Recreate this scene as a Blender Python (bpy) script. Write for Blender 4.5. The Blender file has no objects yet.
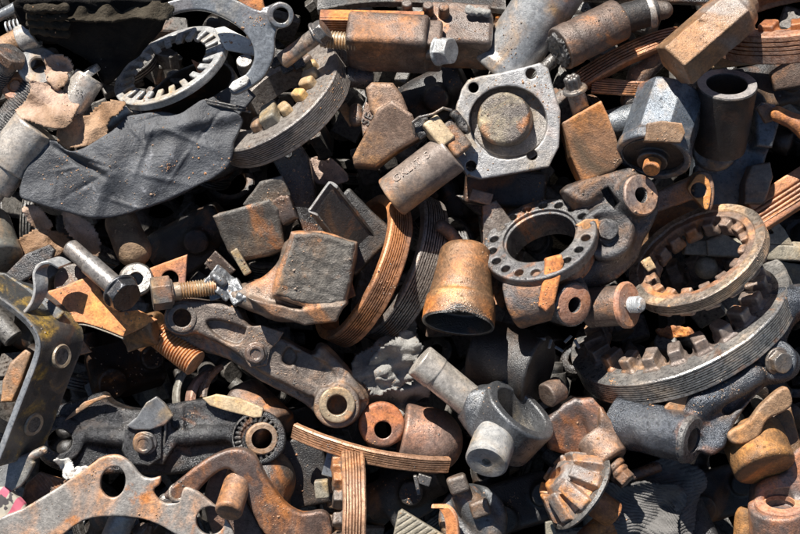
import bpy, math, random
import numpy as np
from mathutils import Matrix, Vector

# ---------------------------------------------------------------- view frame
# The heap's face is a slope that the camera looks at squarely. Everything is laid
# out in a frame lying on that slope: x right, y up the slope, z out of the heap (mm).
D = 1650.0                       # camera distance in mm
TILT = math.radians(42)          # slope of the heap
ROT = Matrix.Rotation(TILT, 4, 'X')
MODE = [0]                       # 0: photo coordinates, 1: local mm
f32 = np.float32

def V(p):
    x, y = p[0], p[1]
    z = p[2] if len(p) > 2 else 0.0
    if MODE[0]: return np.array([x, y, z], float)
    s = (D - z) / D
    return np.array([(x - 400) * s, (267 - y) * s, z], float)

def nrm(v):
    v = np.array(v, float); return v / np.linalg.norm(v)

class Local:
    def __enter__(self): self.m = MODE[0]; MODE[0] = 1
    def __exit__(self, *a): MODE[0] = self.m

# ---------------------------------------------------------------- signed distance modelling
# a primitive is (function(x,y,z)->distance, lo, hi)
def sph(c, r):
    c = V(c)
    return (lambda x, y, z: np.sqrt((x-c[0])**2 + (y-c[1])**2 + (z-c[2])**2) - r, c - r, c + r)

def _axis(x, y, z, a, d):
    X, Y, Z = x - a[0], y - a[1], z - a[2]
    t = X*d[0] + Y*d[1] + Z*d[2]
    return t, X - t*d[0], Y - t*d[1], Z - t*d[2]

def cyl(a, b, ra, rb=None, rnd=1.2):
    a = V(a); b = V(b); rb = ra if rb is None else rb
    L = np.linalg.norm(b - a); d = (b - a) / L
    sl = (rb - ra) / L; cs = 1 / math.sqrt(1 + sl*sl)
    def f(x, y, z):
        t, X, Y, Z = _axis(x, y, z, a, d)
        q = (np.sqrt(X*X + Y*Y + Z*Z) - (ra + sl*t)) * cs + rnd
        w = np.abs(t - L/2) - L/2 + rnd
        return np.minimum(np.maximum(q, w), 0) + np.sqrt(np.maximum(q, 0)**2 + np.maximum(w, 0)**2) - rnd
    R = max(ra, rb)
    e = R * np.sqrt(np.maximum(0, 1 - d*d))
    return (f, np.minimum(a, b) - e, np.maximum(a, b) + e)

def caps(a, b, ra, rb=None):
    a = V(a); b = V(b); rb = ra if rb is None else rb
    L = np.linalg.norm(b - a); d = (b - a) / L
    def f(x, y, z):
        t, X, Y, Z = _axis(x, y, z, a, d)
        tc = np.clip(t, 0, L)
        return np.sqrt(X*X + Y*Y + Z*Z + (t - tc)**2) - (ra + (rb - ra) * tc / L)
    R = max(ra, rb)
    return (f, np.minimum(a, b) - R, np.maximum(a, b) + R)

def basis(n, xr=None):
    n = nrm(n)
    xr = np.array(xr if xr is not None else ((1, 0, 0) if abs(n[0]) < .8 else (0, 1, 0)), float)
    X = nrm(xr - n * np.dot(n, xr)); Y = np.cross(n, X)
    return X, Y, n

def prism(a, b, r, n=6, rot=0, rnd=1.2, rb=None):
    """regular n-sided bar, r = apothem"""
    a = V(a); b = V(b); L = np.linalg.norm(b - a); d = (b - a) / L
    X, Y, _ = basis(d); rb = r if rb is None else rb
    def f(x, y, z):
        P, Q, S = x - a[0], y - a[1], z - a[2]
        t = P*d[0] + Q*d[1] + S*d[2]
        u = P*X[0] + Q*X[1] + S*X[2]; v = P*Y[0] + Q*Y[1] + S*Y[2]
        q = None
        for k in range(n):
            an = rot + 2*math.pi*k/n
            e = u*math.cos(an) + v*math.sin(an)
            q = e if q is None else np.maximum(q, e)
        q = q - (r + (rb - r) * t / L) + rnd
        w = np.abs(t - L/2) - L/2 + rnd
        return np.minimum(np.maximum(q, w), 0) + np.sqrt(np.maximum(q, 0)**2 + np.maximum(w, 0)**2) - rnd
    R = max(r, rb) / math.cos(math.pi / n)
    return (f, np.minimum(a, b) - R, np.maximum(a, b) + R)

def box(c, half, n=(0, 0, 1), xr=(1, 0, 0), rnd=2.0):
    c = V(c); X, Y, Z = basis(n, xr); h = np.array(half, float) - rnd
    def f(x, y, z):
        P, Q, S = x - c[0], y - c[1], z - c[2]
        u = np.abs(P*X[0] + Q*X[1] + S*X[2]) - h[0]
        v = np.abs(P*Y[0] + Q*Y[1] + S*Y[2]) - h[1]
        w = np.abs(P*Z[0] + Q*Z[1] + S*Z[2]) - h[2]
        return (np.minimum(np.maximum(np.maximum(u, v), w), 0)
                + np.sqrt(np.maximum(u, 0)**2 + np.maximum(v, 0)**2 + np.maximum(w, 0)**2) - rnd)
    e = (h + rnd) @ np.abs(np.array([X, Y, Z]))
    return (f, c - e, c + e)

def sm(pts, n=4):
    """closed Catmull-Rom through outline points"""
    P = np.array(pts, float); N = len(P); out = []
    for i in range(N):
        p0, p1, p2, p3 = P[i-1], P[i], P[(i+1) % N], P[(i+2) % N]
        for k in range(n):
            t = k / n
            out.append(0.5 * ((2*p1) + (-p0+p2)*t + (2*p0-5*p1+4*p2-p3)*t*t + (-p0+3*p1-3*p2+p3)*t**3))
    return [tuple(q) for q in out]

def ell(cx, cy, rx, ry, ang=0, n=28):
    a = math.radians(ang); o = []
    for k in range(n):
        t = 2*math.pi*k/n; x, y = rx*math.cos(t), ry*math.sin(t)
        o.append((cx + x*math.cos(a) + y*math.sin(a), cy - x*math.sin(a) + y*math.cos(a)))
    return o

def d2poly(x, y, P):
    d = None; s = None
    n = len(P)
    for i in range(n):
        ax, ay = P[i]; bx, by = P[i-1]
        ex, ey = bx - ax, by - ay
        wx, wy = x - ax, y - ay
        t = np.clip((wx*ex + wy*ey) / (ex*ex + ey*ey + 1e-9), 0, 1)
        q = (wx - ex*t)**2 + (wy - ey*t)**2
        d = q if d is None else np.minimum(d, q)
        c1 = y >= ay; c2 = y < by; c3 = (ex*wy) > (ey*wx)
        fl = (c1 & c2 & c3) | (~c1 & ~c2 & ~c3)
        s = fl if s is None else s ^ fl
    d = np.sqrt(d)
    return np.where(s, -d, d)

def poly(pts, z0, z1, rnd=2.0, tilt=None, smooth=0, top=None):
    """outline extruded along z. tilt=(gx,gy): z rises by gx per mm right and gy per mm up.
    top: function(x,y) in view mm added to the upper surface"""
    if smooth: pts = sm(pts, smooth)
    zm = (z0 + z1) / 2
    P = np.array([V((p[0], p[1], zm))[:2] for p in pts]); c = P.mean(0)
    gx, gy = tilt or (0, 0); h = (z1 - z0) / 2
    cs = 1 / math.sqrt(1 + gx*gx + gy*gy)
    PL = [tuple(q) for q in P]
    def f(x, y, z):
        q = d2poly(x, y, PL) + rnd
        zz = z - gx*(x - c[0]) - gy*(y - c[1]) - zm
        if top is not None:
            tt = top(x, y)
            w = np.maximum(zz - h - tt, -zz - h) * cs + rnd
        else:
            w = (np.abs(zz) - h) * cs + rnd
        return np.minimum(np.maximum(q, w), 0) + np.sqrt(np.maximum(q, 0)**2 + np.maximum(w, 0)**2) - rnd
    lo = P.min(0); hi = P.max(0)
    ez = abs(gx) * (hi[0]-lo[0]) * .6 + abs(gy) * (hi[1]-lo[1]) * .6
    et = 0
    if top is not None:
        gx_, gy_ = np.meshgrid(np.linspace(lo[0], hi[0], 20), np.linspace(lo[1], hi[1], 20))
        et = max(0, float(np.max(top(gx_, gy_)))) + 1
    return (f, np.array([lo[0], lo[1], z0 - ez]), np.array([hi[0], hi[1], z1 + ez + et]))

def tor(c, n, R, r):
    c = V(c); d = nrm(n)
    def f(x, y, z):
        t, X, Y, Z = _axis(x, y, z, c, d)
        return np.sqrt((np.sqrt(X*X + Y*Y + Z*Z) - R)**2 + t*t) - r
    e = R * np.sqrt(np.maximum(0, 1 - d*d)) + r
    return (f, c - e, c + e)

def _smin(a, b, k):
    if k <= 0: return np.minimum(a, b)
    h = np.maximum(k - np.abs(a - b), 0) / k
    return np.minimum(a, b) - h*h*k*0.25

def U(k, *ps):
    def f(x, y, z):
        d = ps[0][0](x, y, z)
        for p in ps[1:]: d = _smin(d, p[0](x, y, z), k)
        return d
    return (f, np.min([p[1] for p in ps], 0), np.max([p[2] for p in ps], 0))

def Sub(k, a, *bs):
    def f(x, y, z):
        d = a[0](x, y, z)
        for b in bs: d = -_smin(-d, b[0](x, y, z), k)
        return d
    return (f, a[1], a[2])

def I(k, a, b):
    return (lambda x, y, z: -_smin(-a[0](x, y, z), -b[0](x, y, z), k), np.maximum(a[1], b[1]), np.minimum(a[2], b[2]))

def tube(a, b, ro, ri, rnd=1.2):
    A, B = np.array(a, float), np.array(b, float); e = (B - A)*.05 + nrm(B - A)*2
    return Sub(1.0, cyl(a, b, ro, rnd=rnd), cyl(tuple(A - e), tuple(B + e), ri, rnd=0))

def noise(x, y, z, f, seed, octv=2):
    rs = np.random.RandomState(seed); out = 0; amp = 1.0
    for o in range(octv):
        s = 0
        for k in range(3):
            a, b = rs.normal(size=3), rs.normal(size=3)
            a, b = a/np.linalg.norm(a)*f, b/np.linalg.norm(b)*f
            p, q = rs.uniform(0, 6.28, 2)
            s = s + np.sin(x*a[0] + y*a[1] + z*a[2] + p) * np.sin(x*b[0] + y*b[1] + z*b[2] + q)
        out = out + amp * s * .6; amp *= .5; f *= 2.1
    return out

def rough(p, amp=.5, f=.12, seed=1, octv=2):
    amp = amp * .62
    return (lambda x, y, z: p[0](x, y, z) + amp * noise(x, y, z, f, seed, octv), p[1] - amp, p[2] + amp)

def crumple(p, amp=3, f=.12, seed=1):
    def g(x, y, z):
        n = np.abs(noise(x, y, z, f, seed, 1)) + .5*np.abs(noise(x, y, z, f*2.2, seed+7, 1))
        return p[0](x, y, z) + amp * (n - .5)
    return (g, p[1] - amp*1.2, p[2] + amp*1.2)

def fold(p, n, phase=0):
    """repeat a local-frame primitive n times round the z axis"""
    w = 2*math.pi/n
    def f(x, y, z):
        r = np.sqrt(x*x + y*y); a = np.arctan2(y, x) - phase
        a = a - w*np.round(a / w)
        return p[0](r*np.cos(a), r*np.sin(a), z)
    R = max(abs(p[1][0]), abs(p[2][0]), abs(p[1][1]), abs(p[2][1])) * 1.05
    return (f, np.array([-R, -R, p[1][2]]), np.array([R, R, p[2][2]]))

def mesh(p, h=1.3):
    h = h * .82
    """surface nets on the distance field"""
    f, lo, hi = p
    lo = np.array(lo, float) - 3*h; hi = np.array(hi, float) + 3*h
    n = np.maximum(4, np.ceil((hi - lo) / h).astype(int) + 1)
    ax = [(lo[i] + h*np.arange(n[i])).astype(f32) for i in range(3)]
    F = f(ax[0][:, None, None], ax[1][None, :, None], ax[2][None, None, :])
    F = np.broadcast_to(F, n).astype(f32)
    S = F < 0
    # cells with a sign change
    cnt = np.zeros(n - 1, np.int8)
    for i in (0, 1):
        for j in (0, 1):
            for k in (0, 1):
                cnt += S[i:n[0]-1+i, j:n[1]-1+j, k:n[2]-1+k]
    act = (cnt > 0) & (cnt < 8)
    idx = np.full(n - 1, -1, np.int64); ci = np.argwhere(act); idx[act] = np.arange(len(ci))
    acc = np.zeros((len(ci), 3)); num = np.zeros(len(ci))
    E = [((0,0,0),(1,0,0)), ((0,1,0),(1,1,0)), ((0,0,1),(1,0,1)), ((0,1,1),(1,1,1)),
         ((0,0,0),(0,1,0)), ((1,0,0),(1,1,0)), ((0,0,1),(0,1,1)), ((1,0,1),(1,1,1)),
         ((0,0,0),(0,0,1)), ((1,0,0),(1,0,1)), ((0,1,0),(0,1,1)), ((1,1,0),(1,1,1))]
    for a, b in E:
        A = ci + a; B = ci + b
        fa = F[A[:,0], A[:,1], A[:,2]]; fb = F[B[:,0], B[:,1], B[:,2]]
        m = (fa < 0) != (fb < 0)
        t = np.where(m, fa / np.where(m, fa - fb, 1), 0)
        pt = np.array(a) + t[:, None] * (np.array(b) - np.array(a))
        acc += np.where(m[:, None], pt, 0); num += m
    v = lo + h * (ci + acc / num[:, None])
    faces = []
    for d in range(3):
        sl = [slice(1, n[i]-1) for i in range(3)]; sl[d] = slice(0, n[d]-1)
        s0 = S[tuple(sl)]; sl2 = list(sl); sl2[d] = slice(1, n[d]); s1 = S[tuple(sl2)]
        w = np.argwhere(s0 != s1)
        if not len(w): continue
        off = np.array([s.start for s in sl]); g = w + off
        flip = s0[w[:,0], w[:,1], w[:,2]]
        e1, e2 = (d+1) % 3, (d+2) % 3
        q = []
        for (p1, p2) in ((0, 0), (1, 0), (1, 1), (0, 1)):
            c = g.copy(); c[:, e1] -= 1 - p1; c[:, e2] -= 1 - p2
            q.append(idx[c[:,0], c[:,1], c[:,2]])
        q = np.stack(q, 1)
        q[~flip] = q[~flip][:, ::-1]
        faces.append(q)
    fc = np.concatenate(faces) if faces else np.zeros((0, 4), int)
    fc = fc[(fc >= 0).all(1)]
    return v, fc, None

# ---------------------------------------------------------------- frames and direct meshes
class Fr:
    def __init__(s, c, n, xr=None): s.c = V(c); s.X, s.Y, s.Z = basis(n, xr)
    def __call__(s, g):
        v, f, a = g; v = np.asarray(v, float)
        return s.c + v[:, :1]*s.X + v[:, 1:2]*s.Y + v[:, 2:3]*s.Z, f, a
    def pt(s, x, y, z): return s.c + x*s.X + y*s.Y + z*s.Z

def ringframe(cx, cy, cz, a, b, ang):
    """frame of a disc seen as an ellipse: major a at ang degrees, minor b; its axis leans up the picture"""
    ct = b / a; st = math.sqrt(1 - ct*ct); t = math.radians(ang)
    u = np.array([math.cos(t), math.sin(t), 0]); v = np.array([-math.sin(t), math.cos(t), 0])
    return Fr((cx, cy, cz), st*v + np.array([0, 0, ct]), u)

def lathe(prof, seg=96, a0=0, a1=360, closed=True, wob=.25, seed=3):
    """profile of (r,z) turned about local z; closed profile; sharp where the profile bends"""
    P = np.array(prof, float); m = len(P); full = abs(a1 - a0) >= 360
    n = seg if full else seg + 1
    an = np.radians(a0 + (a1 - a0) * np.arange(n) / seg)
    v = np.zeros((n, m, 3))
    v[:, :, 0] = P[None, :, 0] * np.cos(an)[:, None]; v[:, :, 1] = P[None, :, 0] * np.sin(an)[:, None]; v[:, :, 2] = P[None, :, 1]
    v = v.reshape(-1, 3)
    if wob:
        w = wob * noise(v[:, 0], v[:, 1], v[:, 2], .16, seed)
        rr = np.sqrt(v[:, 0]**2 + v[:, 1]**2) + 1e-6
        v[:, 0] += v[:, 0]/rr*w; v[:, 1] += v[:, 1]/rr*w; v[:, 2] += wob * noise(v[:, 0], v[:, 1], 0*v[:, 2], .09, seed+5)
    I0 = np.arange(n if full else n - 1); J = np.arange(m if closed else m - 1)
    i, j = np.meshgrid(I0, J, indexing='ij'); i2 = (i + 1) % n; j2 = (j + 1) % m
    q = np.stack([i*m + j, i2*m + j, i2*m + j2, i*m + j2], -1).reshape(-1, 4)
    fl = list(map(tuple, q))
    if not full and closed:
        fl.append(tuple(range(m))[::-1]); fl.append(tuple((n-1)*m + k for k in range(m)))
    return v, fl, 32

def groove_prof(R, r, T, ng, depth=2.4, duty=.42, bev=1.5, lip=.12, rin=None):
    """closed (r,z) profile of a flat ring, top face at z=0, outer wall with ng turned grooves"""
    p = [(r, -bev), (r + bev, 0), (R - bev, 0), (R, -bev)]
    z = -T * lip; pitch = (T * (1 - 2*lip)) / max(ng, 1)
    rj = random.Random(int(R*10 + T*7))
    for k in range(ng):
        g = pitch * duty * rj.uniform(.75, 1.2)
        p += [(R, z), (R - depth, z - g*.12), (R - depth, z - g*.88), (R, z - g)]
        z -= pitch
    p += [(R, -T + bev), (R - bev, -T), (r + bev, -T), (r, -T + bev)]
    return p[::-1]

def thread_prof(r, L, pitch=2.6, depth=1.2, z0=0):
    """closed profile of a threaded rod from z0 down to z0-L"""
    p = [(0.01, z0), (r - depth, z0)]
    z = z0 - pitch*.3
    while z > z0 - L + pitch:
        p += [(r, z), (r, z - pitch*.25), (r - depth, z - pitch*.5), (r - depth, z - pitch*.65)]
        z -= pitch
    p += [(r - depth, z0 - L), (0.01, z0 - L)]
    return p[::-1]

def hexhead(r, hh, flange=0, z0=0, rot=0.2, h=.75, n=6, flh=2.5, dish=0):
    with Local():
        s = I(.6, prism((0,0,z0), (0,0,z0+hh), r, n=n, rot=rot, rnd=.6), cyl((0,0,z0-.5), (0,0,z0+hh), r*1.42, r*1.02, rnd=.5))
        if flange: s = U(1.5, s, cyl((0,0,z0-.5), (0,0,z0+flh), flange, flange*.96, rnd=1))
        if dish: s = Sub(1, s, cyl((0,0,z0+hh-dish), (0,0,z0+hh+3), r*.62, r*.62, rnd=.5))
    return mesh(s, h)

def rod(r, L, z0=0, bev=1.2, seg=40, re=None):
    re = r if re is None else re
    return lathe([(0.01, z0), (r-bev, z0), (r, z0-bev), (re, z0-L+bev), (re-bev, z0-L), (0.01, z0-L)][::-1], seg, wob=.12)

def strip(path, ext, th=4.0, n=5, closed=False, wob=.3, seg_e=10):
    """sheet metal: a smooth path (photo points) extruded along the vector ext, thickness th"""
    P = np.array([V(p) for p in path])
    Q = np.vstack([2*P[0]-P[1], P, 2*P[-1]-P[-2]]); o = []
    for i in range(1, len(Q)-2):
        for k in range(n):
            t = k/n; p0, p1, p2, p3 = Q[i-1], Q[i], Q[i+1], Q[i+2]
            o.append(.5*((2*p1)+(-p0+p2)*t+(2*p0-5*p1+4*p2-p3)*t*t+(-p0+3*p1-3*p2+p3)*t**3))
    o.append(P[-1]); o = np.array(o); e = np.array(ext, float); en = nrm(e)
    T = np.gradient(o, axis=0); N = np.cross(T, en); N /= np.linalg.norm(N, axis=1)[:, None] + 1e-9
    b = min(.8, th*.3)
    sec = []   # closed section in (along ext, along normal)
    L = np.linalg.norm(e)
    us = np.linspace(b, L-b, seg_e)
    sec += [(0, -th/2+b)] + [(u, -th/2) for u in us] + [(L, -th/2+b), (L, th/2-b)] + [(u, th/2) for u in us[::-1]] + [(0, th/2-b)]
    m = len(sec); k = len(o)
    v = np.array([[o[i] + en*s[0] + N[i]*s[1] for s in sec] for i in range(k)]).reshape(-1, 3)
    if wob: v += np.stack([wob*noise(v[:,0], v[:,1], v[:,2], .07, 11+q) for q in range(3)], 1)
    f = []
    for i in range(k-1):
        for j in range(m):
            j2 = (j+1) % m; f.append((i*m+j, i*m+j2, (i+1)*m+j2, (i+1)*m+j))
    f.append(tuple(range(m))[::-1]); f.append(tuple((k-1)*m+j for j in range(m)))
    return v, f, 35

def rag(outline, z0, amp=6, f=.12, seed=1, th=1.6, h=1.6, tilt=(0, 0), lift=None, smooth=4):
    """thin crumpled sheet: a grid inside an outline, folded by ridged noise"""
    pts = sm(outline, smooth); P = [tuple(V((p[0], p[1], z0))[:2]) for p in pts]; Q = np.array(P)
    xs = np.arange(Q[:,0].min()-h, Q[:,0].max()+h, h); ys = np.arange(Q[:,1].min()-h, Q[:,1].max()+h, h)
    X, Y = np.meshgrid(xs, ys, indexing='ij'); c = Q.mean(0)
    ins = d2poly(X + .9*noise(X, Y, 0*X, .5, seed+9), Y, P) < 0
    n = [noise(X, Y, 0*X + k*31., f, seed+k, 2) for k in range(3)]
    rs_ = np.random.RandomState(seed); WX = X + 6*n[1]; WY = Y + 6*n[2]; Z = z0 + 0*X
    for k in range(7):
        an = rs_.uniform(0, 6.28); q = (.6 + .45*k)*f*1.1
        Z = Z + amp*1.15/(1 + .55*k) * 2/math.pi*np.arcsin(np.sin(q*(WX*math.cos(an) + WY*math.sin(an)) + rs_.uniform(0, 6.28)))
    Z = Z + tilt[0]*(X-c[0]) + tilt[1]*(Y-c[1])
    if lift is not None: Z = Z + lift(X, Y)
    X2 = X + amp*.55*n[1]; Y2 = Y + amp*.55*n[2]
    G = np.stack([X2, Y2, Z], -1); du = np.gradient(G, axis=0); dv = np.gradient(G, axis=1)
    N = np.cross(du, dv); N /= np.linalg.norm(N, axis=2)[..., None] + 1e-9
    top = G + N*th/2; bot = G - N*th/2
    nx, ny = X.shape; idx = lambda i, j, s: (i*ny + j) + s*nx*ny
    cell = ins[:-1,:-1] & ins[1:,:-1] & ins[:-1,1:] & ins[1:,1:]
    F = []
    cp = np.pad(cell, 1)
    for i, j in np.argwhere(cell):
        F.append((idx(i,j,0), idx(i+1,j,0), idx(i+1,j+1,0), idx(i,j+1,0))); F.append((idx(i,j,1), idx(i,j+1,1), idx(i+1,j+1,1), idx(i+1,j,1)))
        if not cp[i, j+1]: F.append((idx(i,j,0), idx(i,j+1,0), idx(i,j+1,1), idx(i,j,1)))
        if not cp[i+2, j+1]: F.append((idx(i+1,j+1,0), idx(i+1,j,0), idx(i+1,j,1), idx(i+1,j+1,1)))
        if not cp[i+1, j]: F.append((idx(i+1,j,0), idx(i,j,0), idx(i,j,1), idx(i+1,j,1)))
        if not cp[i+1, j+2]: F.append((idx(i,j+1,0), idx(i+1,j+1,0), idx(i+1,j+1,1), idx(i,j+1,1)))
    F = np.array(F); used = np.unique(F); mp = np.full(2*nx*ny, -1); mp[used] = np.arange(len(used))
    v = np.concatenate([top.reshape(-1,3), bot.reshape(-1,3)])[used]
    return v, mp[F], None

# ---------------------------------------------------------------- objects
COL = bpy.context.scene.collection
def wmat(org): return ROT @ Matrix.Translation(Vector(org) * .001)

def make_mesh(name, geoms, org):
    vs, fs, base = [], [], 0; sharp = None; allq = all(isinstance(g[1], np.ndarray) for g in geoms)
    for v, f, a in geoms:
        vs.append(np.asarray(v, float))
        if a: sharp = a
        if isinstance(f, np.ndarray): fs.append(f + base) if allq else fs.extend(map(tuple, f + base))
        else: fs.extend(tuple(i + base for i in q) for q in f)
        base += len(v)
    v = (np.concatenate(vs) - org) * .001
    me = bpy.data.meshes.new(name)
    if allq:
        f = np.concatenate(fs).astype(np.int32)
        me.vertices.add(len(v)); me.vertices.foreach_set('co', v.astype(f32).ravel())
        me.loops.add(f.size); me.loops.foreach_set('vertex_index', f.ravel())
        me.polygons.add(len(f)); me.polygons.foreach_set('loop_start', np.arange(0, f.size, 4, dtype=np.int32))
        me.update(calc_edges=True); me.validate()
    else:
        me.from_pydata([tuple(q) for q in v], [], fs); me.update()
    me.polygons.foreach_set('use_smooth', np.ones(len(me.polygons), bool))
    if sharp:
        me.set_sharp_from_angle(angle=math.radians(sharp))
    me.update()
    return me

def tag(o, label, cat, group=None):
    o['label'] = label; o['category'] = cat
    if group: o['group'] = group

def thing(name, label, cat, c, group=None):
    o = bpy.data.objects.new(name, None); COL.objects.link(o)
    o.empty_display_size = .01
    org = V(c); o.matrix_world = wmat(org); o['_'] = 0; del o['_']
    tag(o, label, cat, group)
    o_org[o.name] = org
    return o
o_org = {}

def part(t, name, geoms, mat, label=None):
    if isinstance(geoms, tuple): geoms = [geoms]
    org = o_org[t.name]
    me = make_mesh(name, geoms, org); me.materials.append(mat)
    o = bpy.data.objects.new(name, me); COL.objects.link(o); o.parent = t
    o_org[o.name] = org
    if label: o['label'] = label
    return o

def single(name, label, cat, geoms, mat, group=None):
    if isinstance(geoms, tuple): geoms = [geoms]
    allv = np.concatenate([np.asarray(g[0], float) for g in geoms])
    org = (allv.min(0) + allv.max(0)) / 2
    me = make_mesh(name, geoms, org); me.materials.append(mat)
    o = bpy.data.objects.new(name, me); COL.objects.link(o); o.matrix_world = wmat(org)
    o_org[o.name] = org
    tag(o, label, cat, group)
    return o

# ---------------------------------------------------------------- materials
def NN(nt, typ, **kw):
    n = nt.nodes.new(typ)
    for k, v in kw.items():
        if k in n.inputs: n.inputs[k].default_value = v
        else: setattr(n, k, v)
    return n

def ramp(nt, src, a, b, smooth=True):
    n = nt.nodes.new('ShaderNodeMapRange'); n.inputs[1].default_value = a; n.inputs[2].default_value = b
    n.interpolation_type = 'SMOOTHSTEP' if smooth else 'LINEAR'
    nt.links.new(src, n.inputs[0]); return n.outputs[0]

def math_(nt, op, a, b):
    n = nt.nodes.new('ShaderNodeMath'); n.operation = op
    for i, s in enumerate((a, b)):
        if isinstance(s, (int, float)): n.inputs[i].default_value = s
        else: nt.links.new(s, n.inputs[i])
    return n.outputs[0]

def mixc(nt, fac, a, b, blend='MIX'):
    n = nt.nodes.new('ShaderNodeMix'); n.data_type = 'RGBA'; n.blend_type = blend
    if isinstance(fac, (int, float)): n.inputs[0].default_value = fac
    else: nt.links.new(fac, n.inputs[0])
    for i, s in ((6, a), (7, b)):
        if isinstance(s, tuple): n.inputs[i].default_value = (*s, 1)
        else: nt.links.new(s, n.inputs[i])
    return n.outputs[2]

def mixn(nt, a, b, k):
    return math_(nt, 'ADD', math_(nt, 'MULTIPLY', a, 1-k), math_(nt, 'MULTIPLY', b, k))

def metal(name, base, rust=(.34, .13, .045), dark=(.03, .026, .024), pr=.35, pd=.3, rg=.62, met=.38, bump=1.0, oil=.8, vivid=.6, cool=0,
          wear=(.42, .39, .35), pw=.3, sc=1.0, dust=.0, dustc=(.5, .45, .38), seed=0):
    """rusty, greasy, dusty metal. pr, pd: share of the surface that is rust / caked grease"""
    lum = sum(base)/3; base = tuple((lum + (q - lum)*.95)*k for q, k in zip(base, (.69, .71, .735) if cool else (.73, .695, .665))); rust = (rust[0]*1.0, rust[1]*.88, rust[2]*.55)
    m = bpy.data.materials.new(name); m.use_nodes = True; nt = m.node_tree; nt.nodes.clear(); L = nt.links.new
    out = NN(nt, 'ShaderNodeOutputMaterial'); bs = NN(nt, 'ShaderNodeBsdfPrincipled'); L(bs.outputs[0], out.inputs[0])
    tc = NN(nt, 'ShaderNodeTexCoord'); oi = NN(nt, 'ShaderNodeObjectInfo')
    off = NN(nt, 'ShaderNodeVectorMath', operation='ADD')
    mul = math_(nt, 'MULTIPLY', oi.outputs['Random'], 7.3)
    cmb = NN(nt, 'ShaderNodeCombineXYZ'); L(mul, cmb.inputs[0]); L(mul, cmb.inputs[1]); cmb.inputs[2].default_value = seed*1.7
    L(tc.outputs['Object'], off.inputs[0]); L(cmb.outputs[0], off.inputs[1]); co = off.outputs[0]
    def nz(scale, det=6, r=.62, dist=0):
        n = NN(nt, 'ShaderNodeTexNoise'); n.inputs['Scale'].default_value = scale*sc; n.inputs['Detail'].default_value = det
        n.inputs['Roughness'].default_value = r; n.inputs['Distortion'].default_value = dist; L(co, n.inputs['Vector']); return n
    n1 = nz(15, 8, .60, .9); n2 = nz(11, 6, .52, 1.2); n3 = nz(240, 6, .72); n4 = nz(560, 4, .7); n5 = nz(60, 6, .7)
    # rust blotches, grease blotches, fine grain
    t = .5 + (.5 - pr) * .36
    mr = ramp(nt, mixn(nt, n1.outputs[0], n3.outputs[0], .10), t - .13, t + .14)
    t2 = .5 + (.5 - pd) * .36
    md = ramp(nt, mixn(nt, n2.outputs[0], n3.outputs[0], .07), t2 - .10, t2 + .14)
    c = mixc(nt, ramp(nt, n5.outputs[0], .35, .65), tuple(x*.8 for x in base), tuple(min(1, x*1.18) for x in base))
    rc = mixc(nt, ramp(nt, n5.outputs[0], .3, .7), tuple(x*.5 for x in rust), tuple(min(1, x*1.35) for x in rust))
    c = mixc(nt, mr, c, rc)
    c = mixc(nt, math_(nt, 'MULTIPLY', md, .88), c, dark)
    n7 = nz(8.5, 8, .62, 1.2)
    c = mixc(nt, math_(nt, 'MULTIPLY', ramp(nt, n7.outputs[0], .57, .66), vivid), c, (.60, .215, .05))
    g = ramp(nt, n3.outputs[0], .25, .75, False)
    g = math_(nt, 'ADD', math_(nt, 'MULTIPLY', g, .55), math_(nt, 'MULTIPLY', ramp(nt, n4.outputs[0], .3, .7, False), .45))
    hs = NN(nt, 'ShaderNodeHueSaturation'); L(c, hs.inputs['Color']); L(math_(nt, 'ADD', math_(nt, 'MULTIPLY', g, 1.0), .5), hs.inputs['Value']); c = hs.outputs[0]
    if dust:
        geo = NN(nt, 'ShaderNodeNewGeometry'); n6 = nz(48, 9, .74)
        c = mixc(nt, math_(nt, 'MULTIPLY', ramp(nt, n6.outputs[0], .46, .82), dust*.75), c, dustc)
    geo = NN(nt, 'ShaderNodeNewGeometry')
    pt = ramp(nt, geo.outputs['Pointiness'], .512, .56)
    wr = math_(nt, 'MULTIPLY', math_(nt, 'MULTIPLY', pt, pw), ramp(nt, n3.outputs[0], .3, .6))
    c = mixc(nt, wr, c, wear)
    L(c, bs.inputs['Base Color'])
    rr = NN(nt, 'ShaderNodeMapRange'); rr.inputs[3].default_value = max(.12, rg - .26); rr.inputs[4].default_value = min(1, rg + .12)
    L(n3.outputs[0], rr.inputs[0])
    rou = math_(nt, 'ADD', rr.outputs[0], math_(nt, 'MULTIPLY', mr, .22)); L(rou, bs.inputs['Roughness'])
    if met:
        mm = math_(nt, 'MULTIPLY', math_(nt, 'SUBTRACT', 1, math_(nt, 'MAXIMUM', mr, md)), met); L(mm, bs.inputs['Metallic'])
    # bump: fine casting grain, sparse pits, the slight step where rust has flaked
    pit = ramp(nt, n3.outputs[0], .40, .28)
    hgt = math_(nt, 'SUBTRACT', math_(nt, 'MULTIPLY', n4.outputs[0], .75), math_(nt, 'MULTIPLY', pit, .28))
    hgt = math_(nt, 'ADD', hgt, math_(nt, 'MULTIPLY', n5.outputs[0], .45))
    hgt = math_(nt, 'ADD', hgt, math_(nt, 'MULTIPLY', mr, .18))
    bp = NN(nt, 'ShaderNodeBump'); bp.inputs['Strength'].default_value = 1; bp.inputs['Distance'].default_value = .0010*bump
    L(hgt, bp.inputs['Height']); L(bp.outputs[0], bs.inputs['Normal'])
    bs.inputs['Specular IOR Level'].default_value = .6
    # oil film in patches
    cw = math_(nt, 'MULTIPLY', ramp(nt, n2.outputs[0], .46, .56), oil * max(0, 1 - rg) * 1.5); L(cw, bs.inputs['Coat Weight']); bs.inputs['Coat Roughness'].default_value = .22
    L(bp.outputs[0], bs.inputs['Coat Normal'])
    return m

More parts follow.
